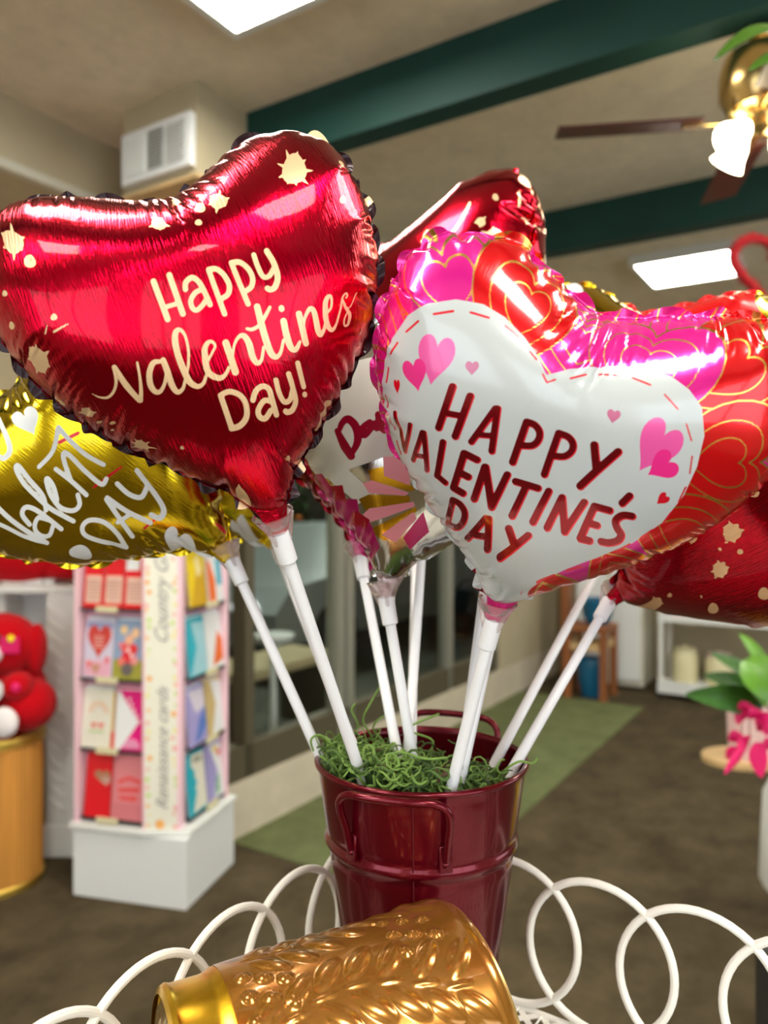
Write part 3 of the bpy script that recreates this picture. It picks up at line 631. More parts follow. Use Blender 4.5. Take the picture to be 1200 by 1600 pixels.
balloon('dark red splashed foil heart balloon lying low on its side at the right edge', px(1160, 818, .60), -50, -14, 38, foil_material('dark_red_foil', (.42, .001, .012), [('splatter', (.80, .50, .26), .5, .35)], streak=.35), dict(splatter=(art7, True)), up=2, scale=.130, stick_to=px(780, 1238, .570))
mat_mar = foil_material('maroon_foil', (.30, .001, .012), [('splatter', (.86, .60, .34), .55, .35)], streak=.12)
balloon('maroon foil heart balloon behind the silver patterned one, its cup showing below', px(578, 686, .69), -6, 0, 0, mat_mar, dict(splatter=(lambda P: splat(P, 520, 560, 8, 6), True)), up=2, scale=.104, neck_mat=NECK_PINK, stick_to=px(630, 1225, .585))
def art8w(P): return mx(seg(P, (900, 478), (955, 438), 9, 5))
mat_gr = foil_material('red_gold_print', (.66, .44, .01), [('red_rim', (.70, .004, .008), .4, .25), ('white_letters', (.78, .80, .80), .0, .35)], rough=.16, streak=.05)
balloon('red and gold foil heart balloon peeping out behind the pink and white one, right side', px(1000, 625, .80), -8, -18, 0, mat_gr,
    dict(red_rim=(lambda P: mx(poly(P, [(930,432),(1000,410),(1100,430),(1200,520),(1200,700),(1100,640),(1040,490),(985,490)]), poly(P, [(700,380),(900,420),(860,520),(700,700)])), True), white_letters=(art8w, False)), up=2, scale=.140, stick_to=px(757, 1222, .592))
# two more sticks whose balloons are out of sight behind the pink and white one
for k_, (a_, b_, lb_) in enumerate((((756, 932, .60), (722, 1195, .575), 'white balloon stick close behind the thick front stick of the pink and white balloon'),
                                  ((800, 850, .58), (713, 1245, .552), 'white balloon stick slanting right, beside the pink and white balloon stick'))):
    A_, B_ = px(*a_), px(*b_); A_ = A_+(A_-B_)*.35
    t_ = thing('balloon_stick', lb_, 'stick', B_)
    MB().tube(M['stick'], [A_-B_, (0, 0, 0)], .0041, 14).obj('rod', t_)
    q_ = (A_-B_).normalized().to_track_quat('Z', 'Y').to_matrix().to_4x4()
    MB().lathe(M['cup'], [(.005, -.004), (.010, .0), (.018, .008), (.0215, .016), (.0205, .016), (.016, .008), (.006, .003)], 24, Matrix.Translation(A_-B_) @ q_, cap0=False, cap1=False).obj('balloon_cup', t_)

# ================================================================== BUCKET, MOSS
BZ = 1.060; BC = Vector((.029, .600, BZ)); BH_ = .200
def br_(z): return .0535+.1375*z           # radius at height z above the base
bk = thing('metal_bucket', 'dark red enamelled metal bucket holding the balloon sticks, on the white wire stand', 'bucket', BC)
prof = [(0.0, .002), (br_(0)-.004, 0), (br_(0), .003)]
for z in np.linspace(.01, .192, 60):
    r = br_(z)+.0026*math.exp(-((z-.139)/.0028)**2)-.0012*math.exp(-((z-.132)/.003)**2)-.0008*math.exp(-((z-.146)/.002)**2); prof.append((r, z))
for k in range(9):
    a = -PI/2+PI*k/8*1.35; prof.append((br_(.2)-.0002+.0024*math.cos(a), .198+.0024*math.sin(a)))
for z in np.linspace(.194, .012, 12): prof.append((br_(z)-.0014, z))
prof.append((0.0, .010))
MB().lathe(M['bucket'], prof, 120, cap0=False, cap1=False).obj('bucket_body', bk, angle=60)
a0 = math.radians(-97)
MB().tube(M['bucket'], [((br_(z)+.0002)*math.cos(a0), (br_(z)+.0002)*math.sin(a0), z) for z in np.linspace(.004, .196, 14)], .0007, 8).obj('side_seam', bk)
for c0, lift in ((-106.5, 0.), (68.8, .012)):
    m = MB(); hw = 26.5; pts = []
    def hpnt(da, z, off): a = R(c0+da); r = br_(min(z, .2))+off; return Vector((r*math.cos(a), r*math.sin(a), z))
    zt = .196+lift; zb = .158
    pts = [hpnt(-hw, zb-.006, .0030), hpnt(-hw, zb+.010, .0055), hpnt(-hw, zt-.016, .0085+lift*.3), hpnt(-hw+1.5, zt-.006, .010+lift*.3), hpnt(-hw+7, zt, .0105+lift*.3), hpnt(-9, zt+.001, .0105+lift*.3), hpnt(9, zt+.001, .0105+lift*.3), hpnt(hw-7, zt, .0105+lift*.3), hpnt(hw-1.5, zt-.006, .010+lift*.3), hpnt(hw, zt-.016, .0085+lift*.3), hpnt(hw, zb+.010, .0055), hpnt(hw, zb-.006, .0030)]
    m.tube(M['bucket'], spline(pts, 6), .0029, 12)
    h = m.obj('handle', bk)
    for s_ in (-1, 1):
        a = R(c0+s_*hw); T = Matrix.Rotation(a, 4, 'Z') @ Matrix.Translation((br_(zb-.006)+.0016, 0, zb-.006))
        m = MB(); m.box(M['bucket'], (-.0016, -.0048, -.009), (.0014, .0048, .010), T); m.obj('handle_tab', h, bevel=.0008)
        m = MB(); m.ball(M['bucket'], (.0014, 0, -.003), (.0016, .0026, .0026), T, 12, 8); m.obj('rivet', h)
# moss
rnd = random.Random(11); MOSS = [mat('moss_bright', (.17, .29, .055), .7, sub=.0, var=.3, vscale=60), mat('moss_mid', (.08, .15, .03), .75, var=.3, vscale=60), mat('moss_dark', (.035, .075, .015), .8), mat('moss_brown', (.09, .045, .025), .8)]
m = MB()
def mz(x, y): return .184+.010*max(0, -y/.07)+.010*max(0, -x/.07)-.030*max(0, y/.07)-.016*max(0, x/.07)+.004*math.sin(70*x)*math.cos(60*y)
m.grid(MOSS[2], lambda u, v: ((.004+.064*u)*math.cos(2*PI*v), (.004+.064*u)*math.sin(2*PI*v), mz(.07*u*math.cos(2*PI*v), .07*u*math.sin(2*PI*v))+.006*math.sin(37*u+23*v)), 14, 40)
for k in range(820):
    a = rnd.random()*2*PI; r = .074*math.sqrt(rnd.random()); x, y = r*math.cos(a), r*math.sin(a)
    left = x < -.01 or y < -.03
    z = mz(x, y)+rnd.uniform(0, .014 if left else .007); L_ = rnd.uniform(.022, .060); st = rnd.uniform(0, 6.28); cur = rnd.choice((-1, 1))*rnd.uniform(90, 330); P = []; p = Vector((x, y, z)); el = rnd.uniform(-.2, .5)
    ws = rnd.uniform(0, 6.28)
    for i in range(15):
        P.append(p.copy()); st += cur*L_/15*.8+rnd.uniform(-.3, .3); el += .55*math.sin(ws+i*.9)+rnd.uniform(-.1, .1)-max(0, p.z-.205)*14; el = max(-1., min(1., el))
        d = Vector((math.cos(st)*math.cos(el), math.sin(st)*math.cos(el), math.sin(el)))*L_/14; p += d
        q = math.hypot(p.x, p.y)
        lim = br_(p.z)-.0035
        if q > lim and p.z < .2045: p.x *= lim/q; p.y *= lim/q
        elif q > .083: p.x *= .083/q; p.y *= .083/q; p.z = max(p.z, .2035)
        p.z = max(p.z, mz(p.x, p.y)-.004)
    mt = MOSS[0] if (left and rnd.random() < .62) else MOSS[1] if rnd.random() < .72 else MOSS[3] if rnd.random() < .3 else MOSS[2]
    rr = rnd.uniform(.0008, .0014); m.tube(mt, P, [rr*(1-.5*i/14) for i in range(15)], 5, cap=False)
# long upright curls at the left, one over the right rim
for base, pts in (((-.040, .030), [(0, 0, 0), (.002, 0, .018), (-.006, 0, .034), (.001, 0, .050), (.008, 0, .062)]), ((-.034, .034), [(0, 0, 0), (.006, 0, .014), (-.004, 0, .028), (.006, 0, .038), (.012, 0, .026), (.008, 0, .016)]),
                  ((-.052, .02), [(0, 0, 0), (-.004, 0, .014), (.002, 0, .026), (-.003, 0, .038), (.0, 0, .044)]), ((-.075, -.01), [(.01, 0, 0), (0, 0, .010), (-.006, -.002, .012), (-.010, -.002, .008), (-.008, -.002, .0)]),
                  ((.050, -.035), [(0, 0, 0), (.008, .0, .012), (.020, .0, .020), (.030, .0, .019), (.034, .0, .023)]), ((-.03, -.055), [(0, 0, 0), (.01, 0, .012), (.03, -.002, .008), (.045, -.006, .010)]),
                  ((.0, .01), [(0, 0, 0), (.01, 0, .02), (-.01, 0, .03), (.015, 0, .042)]), ((-.06, .045), [(0, 0, 0), (-.004, 0, .018), (-.012, 0, .022)])):
    z = mz(*base)+.004; m.tube(MOSS[0], spline([(base[0]+a, base[1]+b, z+c+.004) for a, b, c in pts], 7), .0009, 6)
ms_ = m.obj('moss', None, loc=BC); tag(ms_, 'curly green moss filling the red bucket around the sticks', 'moss', kind='stuff')

# ================================================================== WHITE WIRE STAND
E1 = Vector((.83, -.56, 0)).normalized(); E2 = Vector((-.56, -.83, 0)).normalized(); CR = Vector((-.0044, .6937, 1.052))
ct = thing('wire_plant_stand', 'white wire stand with looped border and lattice top under the bucket', 'stand', (CR.x, CR.y, 0))
def cp(a, b, z=0): return E1*a+E2*b+Vector((0, 0, CR.z+z))
LA, LB = .43, .42
m = MB()
for k in range(-22, 44):
    for sgn in (1, -1):
        # strips at 45 degrees clipped to the deck
        c = k*.0195; q = []
        if sgn == 1: a_, b_ = max(0, c), max(0, -c); t = min(LA-a_, LB-b_)
        else:
            a_, b_ = (c, 0) if c <= LA else (LA, c-LA); t = min(a_, LB-b_)
        if t <= .004 or a_ < 0 or a_ > LA or b_ > LB: continue
        p = cp(a_, b_, -.001*(sgn > 0)); r_ = cp(a_+t*(1 if sgn == 1 else -1), b_+t, -.001*(sgn > 0)); d = (r_-p).normalized(); n = Vector((-d.y, d.x, 0))*.0024
        m.add([p+n, p-n, r_-n, r_+n, p+n+Vector((0, 0, .0012)), p-n+Vector((0, 0, .0012)), r_-n+Vector((0, 0, .0012)), r_+n+Vector((0, 0, .0012))], [(0,3,2,1),(4,5,6,7),(0,1,5,4),(1,2,6,5),(2,3,7,6),(3,0,4,7)], M['wire'])
for k in range(23):
    m.tube(M['wire'], [cp(k*LA/22, 0, .001), cp(k*LA/22, LB, .001)], .0009, 5)
m.obj('lattice_top', ct)
MB().tube(M['wire'], [cp(0, 0), cp(LA, 0), cp(LA, LB), cp(0, LB)], .0035, 10, closed=True).obj('top_rim', ct)
def loop(c, d):
    m = MB(); m.tube(M['wire'], [c+d*.0555*math.cos(t)+Vector((0, 0, .0565*math.sin(t))) for t in np.linspace(0, 2*PI, 48, endpoint=False)], .0030, 10, closed=True); m.obj('wire_loop', ct)
for a in (.058, .1295, .201, .2725, .344, .405): loop(cp(a, 0, .060)+Vector((0, 0, 0)), E1)
for b in (.044, .115, .186, .257, .328, .395): loop(cp(0, b, .060), E2)
for a, b in ((.01, .01), (LA-.01, .01), (LA-.01, LB-.01), (.01, LB-.01)):
    MB().tube(M['wire'], [cp(a, b, 0), Vector((cp(a, b).x, cp(a, b).y, 0))], .007, 10).obj('leg', ct)

# ================================================================== AMBER GLASS JAR ON ITS SIDE
JL, JR = Vector((-.112, .400, 1.128)), Vector((.051, .474, 1.130)); ax = (JR-JL); JLN = ax.length
q = ax.normalized().to_track_quat('Z', 'Y').to_matrix().to_4x4()
jar = thing('glass_jar', 'embossed amber glass jar lying on its side in front of the bucket', 'jar', JL)
amber = mat('amber_glass', (.44, .19, .026), .2, .42, coat=.5, trans=.5, ior=1.35)
goldm = mat('gold_band', (.86, .52, .035), .24, .95)
rj = random.Random(3)
leafs = []
def add_leaf(t, th, l, w_, an, h=1.): leafs.append((t, th, l, w_, an, h))
RJ = .072
for base, t0, t1, amp, ph in [(i_*2*PI/7+.3, .04+.01*(i_ % 2), .150, .006, i_*1.3) for i_ in range(7)]:
    n = 6
    for i in range(n+1):
        t = t0+(t1-t0)*i/n; y = base*RJ+amp*math.sin(i*.75+ph)*1.6; sl = amp*1.2*math.cos(i*.75+ph)/((t1-t0)/n)
        add_leaf(t, y, .0085, .0014, math.atan(sl*.5), .6)
        for sgn in (-1, 1): add_leaf(t+.006, y+sgn*.0135, .0135, .0058, sgn*.8, 1.)
for cx_, cy_ in ((.140, .115), (.128, .045), (.146, .20), (.135, .30), (.13, .37), (.05, .13), (.045, .34)):
    for k in range(7): add_leaf(cx_+(k % 3-1)*.0105, cy_+(k-3)*.0052, .0044, .0044, 0, 1.35)
Lf = np.array(leafs)
NU, NT = 150, 420
tt = np.linspace(.030, JLN-.004, NU); yy = np.linspace(0, 2*PI*RJ, NT, endpoint=False)
T2, Y2 = np.meshgrid(tt, yy, indexing='ij'); D = np.zeros_like(T2)
for t, y, l, w_, an, h in Lf:
    dy = (Y2-y+PI*RJ) % (2*PI*RJ)-PI*RJ; dt = T2-t; u_ = dt*math.cos(an)+dy*math.sin(an); v_ = -dt*math.sin(an)+dy*math.cos(an)
    D = np.maximum(D, h*np.clip(1-(u_/l)**2-(v_/w_)**2, 0, 1)**.8)
D = D*.0015
rad = .0655+.0105*(T2/JLN)**.8+.0012*np.sin(T2*40)+D
rad -= .004*np.clip((T2-(JLN-.012))/.012, 0, 1)**2
th2 = Y2/RJ
vs = [q @ Vector((r*math.cos(a), r*math.sin(a), t)) for r, a, t in zip(rad.ravel(), th2.ravel(), T2.ravel())]
fs = [(i*NT+j, i*NT+(j+1) % NT, (i+1)*NT+(j+1) % NT, (i+1)*NT+j) for i in range(NU-1) for j in range(NT)]
m = MB(); m.add(vs, fs, amber)
m.lathe(amber, [(.0722, JLN-.004), (.0700, JLN), (.0660, JLN-.002), (.0650, JLN-.01), (.060, .02)], 90, q, cap0=False, cap1=False)
m.obj('glass_body', jar, angle=80)
MB().tube(mat('rim_gold', (.75, .50, .18), .25, .9), [q @ Vector((.0724*math.cos(a), .0724*math.sin(a), JLN-.003)) for a in np.linspace(0, 2*PI, 90, endpoint=False)], .0018, 8, closed=True).obj('mouth_rim', jar)
MB().lathe(goldm, [(.062, -.001), (.0655, .0005), (.0668, .003), (.0660, .006), (.0664, .022), (.0672, .026), (.0688, .029), (.0690, .034), (.0672, .0365), (.064, .037)], 96, q, cap0=False, cap1=False).obj('gold_collar', jar)
def capf(u, v):
    r = .0635*u; a = 2*PI*v; e = .0022*max(0, math.sin(9*a))**.5*math.exp(-((u-.62)/.16)**2)+.002*math.exp(-((u-.9)/.03)**2)
    return (r*math.cos(a), r*math.sin(a), .004-.010*(1-u*u)-e)
MB().grid(mat('amber_base', (.30, .17, .03), .2, .6, coat=.6), capf, 30, 144, q).obj('jar_base', jar, angle=80)

# ================================================================== GREETING CARD RACK
RK = thing('card_rack', 'pink greeting card rack on a white pedestal beside the window', 'card rack', (-.72, 2.79, 0), math.atan2(-.25, .968))
MB().box(M['white2'], (-.473, 0, 0), (0, .40, .256)).obj('pedestal', RK, smooth=False, bevel=.003)
lip = [(-.482, -.014), (-.17, -.014), (.002, .028), (.008, .41), (-.482, .41)]
MB().prism(M['white'], lip, .256, .278).obj('pedestal_lip', RK, smooth=False, bevel=.004)
core = [(-.458, .055), (-.20, .055), (-.075, .085), (-.065, .385), (-.458, .385)]
RTOP = 1.56
MB().prism(M['pink_board'], core, .278, RTOP).obj('rack_back', RK, smooth=False)
m = MB()
for x0, x1, y0, y1 in ((-.468, -.452, .0, .39), (-.065, -.048, .375, .392), (-.060, -.046, .375, .392)): m.box(M['pink_light'], (x0, y0, .278), (x1, y1, RTOP))
m.box(M['pink_light'], (-.070, .374, .278), (-.022, .390, RTOP))
m.prism(M['pink_light'], [(-.178, .0), (-.168, -.002), (-.168, .055), (-.182, .055)], .278, RTOP)
m.prism(M['pink_light'], [(-.052, .030), (-.040, .036), (-.050, .086), (-.070, .086)], .278, RTOP)
m.obj('side_rail', RK, smooth=False)
MB().prism(M['pink_board'], [(x*1.0, y) for x, y in lip], RTOP, RTOP+.02).obj('rack_top', RK, smooth=False)
# printed corner panel
pa, pb = Vector((-.170, .0, 0)), Vector((-.046, .034, 0)); pd = (pb-pa).normalized(); pn = Vector((pd.y, -pd.x, 0)); PW = (pb-pa).length
PT = Matrix.Translation(pa+Vector((0, 0, .28))) @ Matrix(((pd.x, 0, pn.x, 0), (pd.y, 0, pn.y, 0), (0, 1, 0, 0), (0, 0, 0, 1)))   # local x along panel, y up, z out
cm = mat('panel_cream', (.86, .84, .72), .5); m = MB(); m.box(cm, (0, 0, -.006), (PW, RTOP-.28, 0), PT)
fl = [mat('print_orange', (.90, .45, .12), .5), mat('print_green', (.62, .75, .25), .5), mat('print_pinkflower', (.88, .45, .40), .5), mat('print_yellow', (.88, .80, .40), .5)]
rf = random.Random(6)
def disc(mb_, mt, x, y, r, z, T, n=9, sx=1.): mb_.add([(x+sx*r*math.cos(2*PI*k/n), y+r*math.sin(2*PI*k/n), z) for k in range(n)], [tuple(range(n))], mt, T)
y = .02
while y < 1.25:
    for side in (.012, PW-.014):
        if rf.random() < .8: disc(m, fl[rf.randrange(4)], side+rf.uniform(-.004, .010)*(1 if side < .05 else -1), y+rf.uniform(-.012, .012), rf.uniform(.006, .011), .0006+.0001*rf.randrange(5), PT)
    y += .034
disc(m, fl[0], PW*.45, .018, .018, .0012, PT)
pan = m.obj('corner_panel', RK, smooth=False)
inkm = mat('panel_ink', (.36, .34, .33), .6)
def text_mesh(name, body, size, T, mt, parent, shear=.45, extrude=.0004, spacing=1.0, off=0.):
    cu = bpy.data.curves.new(name, 'FONT'); cu.body = body; cu.size = size; cu.shear = shear; cu.extrude = extrude; cu.align_x = 'LEFT'; cu.space_character = spacing; cu.offset = off
    tmp = bpy.data.objects.new(name, cu); COL.objects.link(tmp); bpy.context.view_layer.update()
    me = bpy.data.meshes.new_from_object(tmp.evaluated_get(bpy.context.evaluated_depsgraph_get())); me.name = name
    bpy.data.objects.remove(tmp); me.transform(T); me.materials.clear(); me.materials.append(mt)
    o = bpy.data.objects.new(name, me); COL.objects.link(o); o.parent = parent; return o
RUP = Matrix.Rotation(R(90), 4, 'Z')
text_mesh('lettering', 'Renaissance cards', .062, PT @ Matrix.Translation((PW*.68, .07, .002)) @ RUP, inkm, pan)
text_mesh('lettering', 'Country Greetings', .070, PT @ Matrix.Translation((PW*.68, .68, .002)) @ RUP, inkm, pan)
# shelves and label clips
m = MB()
TZ = [.300, .560, .825, 1.090, 1.330]
for z in TZ:
    MB().box(M['dark'], (-.452, .012, z-.012), (-.180, .055, z-.004)).obj('card_shelf', RK, smooth=False); MB().box(M['dark'], (-.065, .088, z-.012), (-.028, .374, z-.004)).obj('card_shelf', RK, smooth=False)
for z in TZ[:4]:
    MB().box(M['cream'], (-.37, -.006, z-.014), (-.28, .0, z+.008)).obj('label_clip', RK, smooth=False)
    MB().box(M['cream'], (-.022, .20, z-.014), (-.016, .29, z+.008)).obj('label_clip', RK, smooth=False)
RKM = Matrix.Translation((-.72, 2.79, 0)) @ Matrix.Rotation(math.atan2(-.25, .968), 4, 'Z')
cmats = {}
def cmat(c):
    if c not in cmats: cmats[c] = mat('card_paper', c, .35, coat=.2)
    return cmats[c]
RED, PNK, WHT, CRM, TEAL, LBL, ORG, YEL, LAV, BLU, TAN, MAG, GRN, LIME = (.75, .01, .02), (.82, .28, .32), (.82, .83, .84), (.80, .77, .66), (.02, .42, .55), (.35, .62, .70), (.85, .16, .02), (.85, .62, .01), (.38, .34, .66), (.10, .20, .58), (.62, .46, .20), (.78, .005, .22), (.15, .45, .2), (.5, .7, .02)
def hpoly(cx, cy, s, sy=None): return [(x, 1-(y)) for x, y in heart_pts(cx, 1-cy, s, (sy or s), 0, 22)]
def card(side, slot, tier, label, base, inl, w_=.124, h_=.215, k=3, group=None):
    """side 'L' faces the camera, 'R' faces the window"""
    z0 = TZ[tier]
    if side == 'L': T = Matrix.Translation((slot, .012, z0)) @ Matrix.Rotation(R(-7), 4, 'X')
    else: T = Matrix.Translation((-.030, slot, z0)) @ Matrix.Rotation(R(90), 4, 'Z') @ Matrix.Rotation(R(-6), 4, 'X')
    m = MB(); m.box(cmat(base), (0, -.001, 0), (w_, 0.0015, h_))
    for i, (pts, c) in enumerate(inl):
        y = -.0013-.0004*i
        P = [(x*w_, y, zz*h_) for x, zz in pts]; n = len(P)
        m.add(P+[(a, -.001, c_) for a, b, c_ in P], [tuple(range(n))]+[(j, n+j, n+(j+1) % n, (j+1) % n) for j in range(n)], cmat(c))
    for j in range(k):      # envelopes tucked behind
        m.box(cmat(WHT if j % 2 else base), (.002*j, .003+.004*j, 0), (w_-.001, .005+.004*j, h_+.006*(j+1)))
    o = m.obj('greeting_card', None, smooth=False); o.matrix_world = RKM @ T
    return tag(o, label, 'greeting card', 'greeting cards on the rack')
full = [(.0, .0), (1, 0), (1, 1), (0, 1)]
txt = lambda x0, x1, z0, z1, n, c: [([(x0, z0+(z1-z0)*i/n), (x1, z0+(z1-z0)*i/n), (x1, z0+(z1-z0)*(i+.45)/n), (x0, z0+(z1-z0)*(i+.45)/n)], c) for i in range(n)]
pan_ = lambda c, x0, x1, z0, z1: ([(x0, z0), (x1, z0), (x1, z1), (x0, z1)], c)
card('L', -.440, 3, 'red card with a pale text panel, leftmost on the highest visible tier', RED, [pan_((.78, .52, .42), .12, .92, .08, .56)]+txt(.2, .85, .14, .52, 6, (.62, .34, .28)), w_=.082)
card('L', -.353, 3, 'red card with a pale text panel, middle of the highest visible tier', RED, [pan_((.78, .52, .42), .1, .95, .08, .56)]+txt(.2, .85, .14, .52, 6, (.62, .34, .28)), w_=.082)
card('L', -.266, 3, 'red card with a small white square, beside the printed corner panel', RED, [pan_((.78, .52, .42), .12, .92, .08, .54), pan_(WHT, .05, .7, .66, .95)]+txt(.2, .85, .14, .5, 6, (.62, .34, .28)), w_=.084)
card('L', -.440, 2, 'lilac card with one big red heart', (.66, .60, .74), [pan_((.30, .36, .60), .04, .96, .86, .97), pan_((.80, .42, .55), .05, .95, .03, .3), (hpoly(.5, .62, .82, .60), (.66, .06, .05)), (hpoly(.2, .22, .2, .15), (.8, .2, .2)), (hpoly(.82, .3, .2, .15), (.8, .2, .25)), (hpoly(.45, .15, .3, .2), (.6, .3, .2))]+[(p, (.85, .45, .4)) for p, _ in txt(.34, .66, .52, .76, 4, 0)])
card('L', -.312, 2, 'card painted with a bouquet of red and peach flowers over a meadow', (.28, .38, .56), [pan_((.36, .34, .05), .0, 1, 0, .34)]+[([(x+r*math.cos(k*1.05), z+r*.6*math.sin(k*1.05)) for k in range(6)], c) for x, z, r, c in
    ((.3, .85, .14, (.86, .60, .30)), (.7, .8, .16, (.86, .55, .32)), (.5, .68, .16, (.85, .45, .28)), (.35, .55, .15, (.8, .12, .12)), (.65, .52, .17, (.75, .04, .05)), (.5, .36, .26, (.72, .02, .04)), (.3, .3, .14, (.8, .2, .15)), (.72, .33, .14, (.8, .3, .3)), (.5, .5, .07, (.9, .7, .7)), (.62, .42, .06, (.9, .7, .7)), (.2, .6, .06, (.8, .3, .4)), (.5, .18, .2, (.15, .12, .12)))])
def arc(cx, cz, r0, r1, n=12): return [(cx+r0*math.cos(PI*k/n), cz+r0*.6*math.sin(PI*k/n)) for k in range(n+1)]+[(cx+r1*math.cos(PI*k/n), cz+r1*.6*math.sin(PI*k/n)) for k in range(n, -1, -1)]
card('L', -.448, 1, 'cream card with a small rainbow and flowers', CRM, [(arc(.52, .60, .34, .29), (.80, .50, .35)), (arc(.52, .60, .28, .23), (.80, .66, .42)), (arc(.52, .60, .22, .17), (.78, .62, .60)), (hpoly(.4, .38, .2, .12), (.80, .25, .2)), (hpoly(.64, .38, .2, .12), (.80, .25, .2)), pan_((.5, .65, .3), .25, .75, .27, .30), pan_((.72, .45, .12), 1.0, 1.07, .3, .98), pan_((.75, .08, .03), 1.0, 1.12, .0, .3)], w_=.128)
card('L', -.306, 1, 'magenta card half covered by a white envelope flap', MAG, [([(0, 0), (.2, 0), (.78, .48), (.1, 1), (0, 1)], WHT)]+[(hpoly(.42+.09*i, .86-.09*i, .10, .08), (.88, .75, .75)) for i in range(5)]+[([(.6+.28*math.cos(k*.4), .05+.16*math.sin(k*.4)) for k in range(9)], (.80, .30, .50))], w_=.126)
card('L', -.436, 0, 'bright red card with a dull gold ornament', RED, [(hpoly(.62, .64, .62, .22), (.45, .22, .12)), (hpoly(.78, .58, .4, .16), (.60, .35, .3))], w_=.112, h_=.23)
card('L', -.318, 0, 'dusty pink card with red writing', (.74, .24, .27), [(s_, (.78, .08, .08)) for s_ in ([(.15, .60), (.5, .68), (.9, .62), (.88, .56), (.5, .62), (.17, .54)], [(.15, .48), (.85, .52), (.85, .44), (.2, .42)], [(.2, .36), (.8, .38), (.75, .30), (.25, .31)])]+[pan_((.66, .20, .23), 0, 1, 0, .26)], w_=.134, h_=.235)
card('R', .095, 3, 'yellow card folded with a darker gold corner', YEL, [([(0, 0), (1, 0), (1, .55), (.55, .95), (.3, .4)], (.62, .36, .01)), ([(.5, .5), (.8, .62), (.62, .95), (.4, .8)], (.85, .72, .35))], w_=.13)
card('R', .245, 3, 'white card with a bright orange corner on the top visible tier', WHT, [([(.0, 0), (.45, 0), (.5, .4), (.2, .75), (0, .8)], ORG), pan_(TEAL, .6, .95, .3, .8)], w_=.12)
card('R', .090, 2, 'turquoise card with a pale blue envelope corner', TEAL, [([(.25, .95), (.98, .92), (1, .02), (.05, .02), (.5, .5)], LBL)], w_=.135)
card('R', .235, 2, 'white card with an orange triangle at its corner', WHT, [([(.3, .05), (.98, .12), (.98, .5), (.72, .68)], ORG)], w_=.135)
card('R', .090, 1, 'lavender and blue card with a pale triangle on top', LAV, [([(.1, .98), (.98, .95), (.98, .6), (.45, .55)], (.72, .66, .78)), ([(.3, .05), (1, .1), (1, .62), (.6, .4)], BLU), ([(.5, .05), (1, .02), (1, .25)], LAV)], w_=.135)
card('R', .235, 1, 'tan card with a white triangular panel', TAN, [([(.35, 1.0), (1, .95), (1, .02), (.25, .02), (.6, .55)], WHT)], w_=.135)
card('R', .090, 0, 'turquoise card with a cream zigzag panel', TEAL, [([(.3, .98), (1, .95), (1, .05), (.2, .03), (.35, .2), (.48, .35), (.4, .42), (.55, .5), (.42, .6), (.45, .7), (.25, .8)], CRM), ([(.4, .92), (.85, .9), (.85, .82), (.4, .84)], (.35, .35, .28))], w_=.135, h_=.225)
card('R', .235, 0, 'lilac card with a white corner and red and yellow flowers', LAV, [([(.3, .95), (1, .92), (1, 0), (.4, .03), (.7, .45)], WHT), (hpoly(.65, .84, .3, .16), (.80, .60, .15)), (hpoly(.85, .74, .22, .14), (.78, .06, .04)), ([(.5, .05), (.7, .1), (.75, .4), (.62, .35)], GRN)], w_=.135, h_=.225)

# ================================================================== LEFT SIDE: white pillar, arch box, wicker pedestal, plush
cb = thing('display_pillar', 'tall white wicker display pillar behind the bamboo pedestal', 'display stand', (-1.335, 3.215, 0))
MB().box(M['white'], (-.10, 0, 0), (.075, .30, .14)).obj('plinth', cb, smooth=False, bevel=.01)
MB().box(M['white'], (-.085, .012, .14), (.060, .285, 1.11)).obj('shaft', cb, smooth=False, bevel=.008)
m = MB()
for k in range(16):
    z = .2+k*.058; m.tube(M['white_metal'], [(-.08, .010, z+.05), (-.01, .006, z)], .004, 6)
for k in range(24): m.tube(M['white_metal'], [(.062, .03, .18+k*.041), (.062, .26, .20+k*.041)], .004, 6)
m.obj('wicker_weave', cb)
MB().box(M['white2'], (-.30, .26, 0), (-.085, .28, 1.11)).obj('back_board', cb, smooth=False)
m = MB(); m.box(M['white'], (-.42, .0, 1.11), (.08, .30, 1.14)); m.obj('pillar_shelf', cb, smooth=False, bevel=.004)
MB().box(M['white'], (-.42, .10, 0), (-.30, .28, 1.11)).obj('shaft', cb, smooth=False, bevel=.008)
lan = thing('arched_lantern', 'white arched lantern standing on the shelf behind the red plush toy', 'lantern', (-1.53, 3.36, 1.14))
m = MB()
m.box(M['white'], (-.11, -.06, 0), (.11, .06, .02))
for x in (-.10, -.03, .04, .10): m.box(M['white'], (x-.008, -.05, .02), (x+.008, -.035, .10)); m.box(M['white'], (x-.008, .035, .02), (x+.008, .05, .10))
m.tube(M['white'], [(.10*math.cos(t), -.045, .09+.10*math.sin(t)) for t in np.linspace(0, PI, 20)], .010, 8); m.tube(M['white'], [(.10*math.cos(t), .045, .09+.10*math.sin(t)) for t in np.linspace(0, PI, 20)], .010, 8)
m.obj('lantern_frame', lan); MB().grid(M['white2'], lambda u, v: (.095*math.cos(PI*u), -.04+.08*v, .095+.095*math.sin(PI*u)), 16, 2).obj('lantern_roof', lan)
bp_ = thing('bamboo_pedestal', 'round golden bamboo pedestal with gold trim, cut by the left edge', 'pedestal', (-1.53, 3.02, 0))
m = MB(); pr = []
n_ = 64; vs = []
for z in (.03, .57):
    for j in range(n_*2):
        r = .172+(.004 if j % 2 else 0); a = PI*j/n_; vs.append((r*math.cos(a), r*math.sin(a), z))
k2 = n_*2; m.add(vs, [(j, (j+1) % k2, k2+(j+1) % k2, k2+j) for j in range(k2)]+[tuple(range(k2, 2*k2))], M['bamboo']); m.obj('bamboo_drum', bp_, smooth=False)
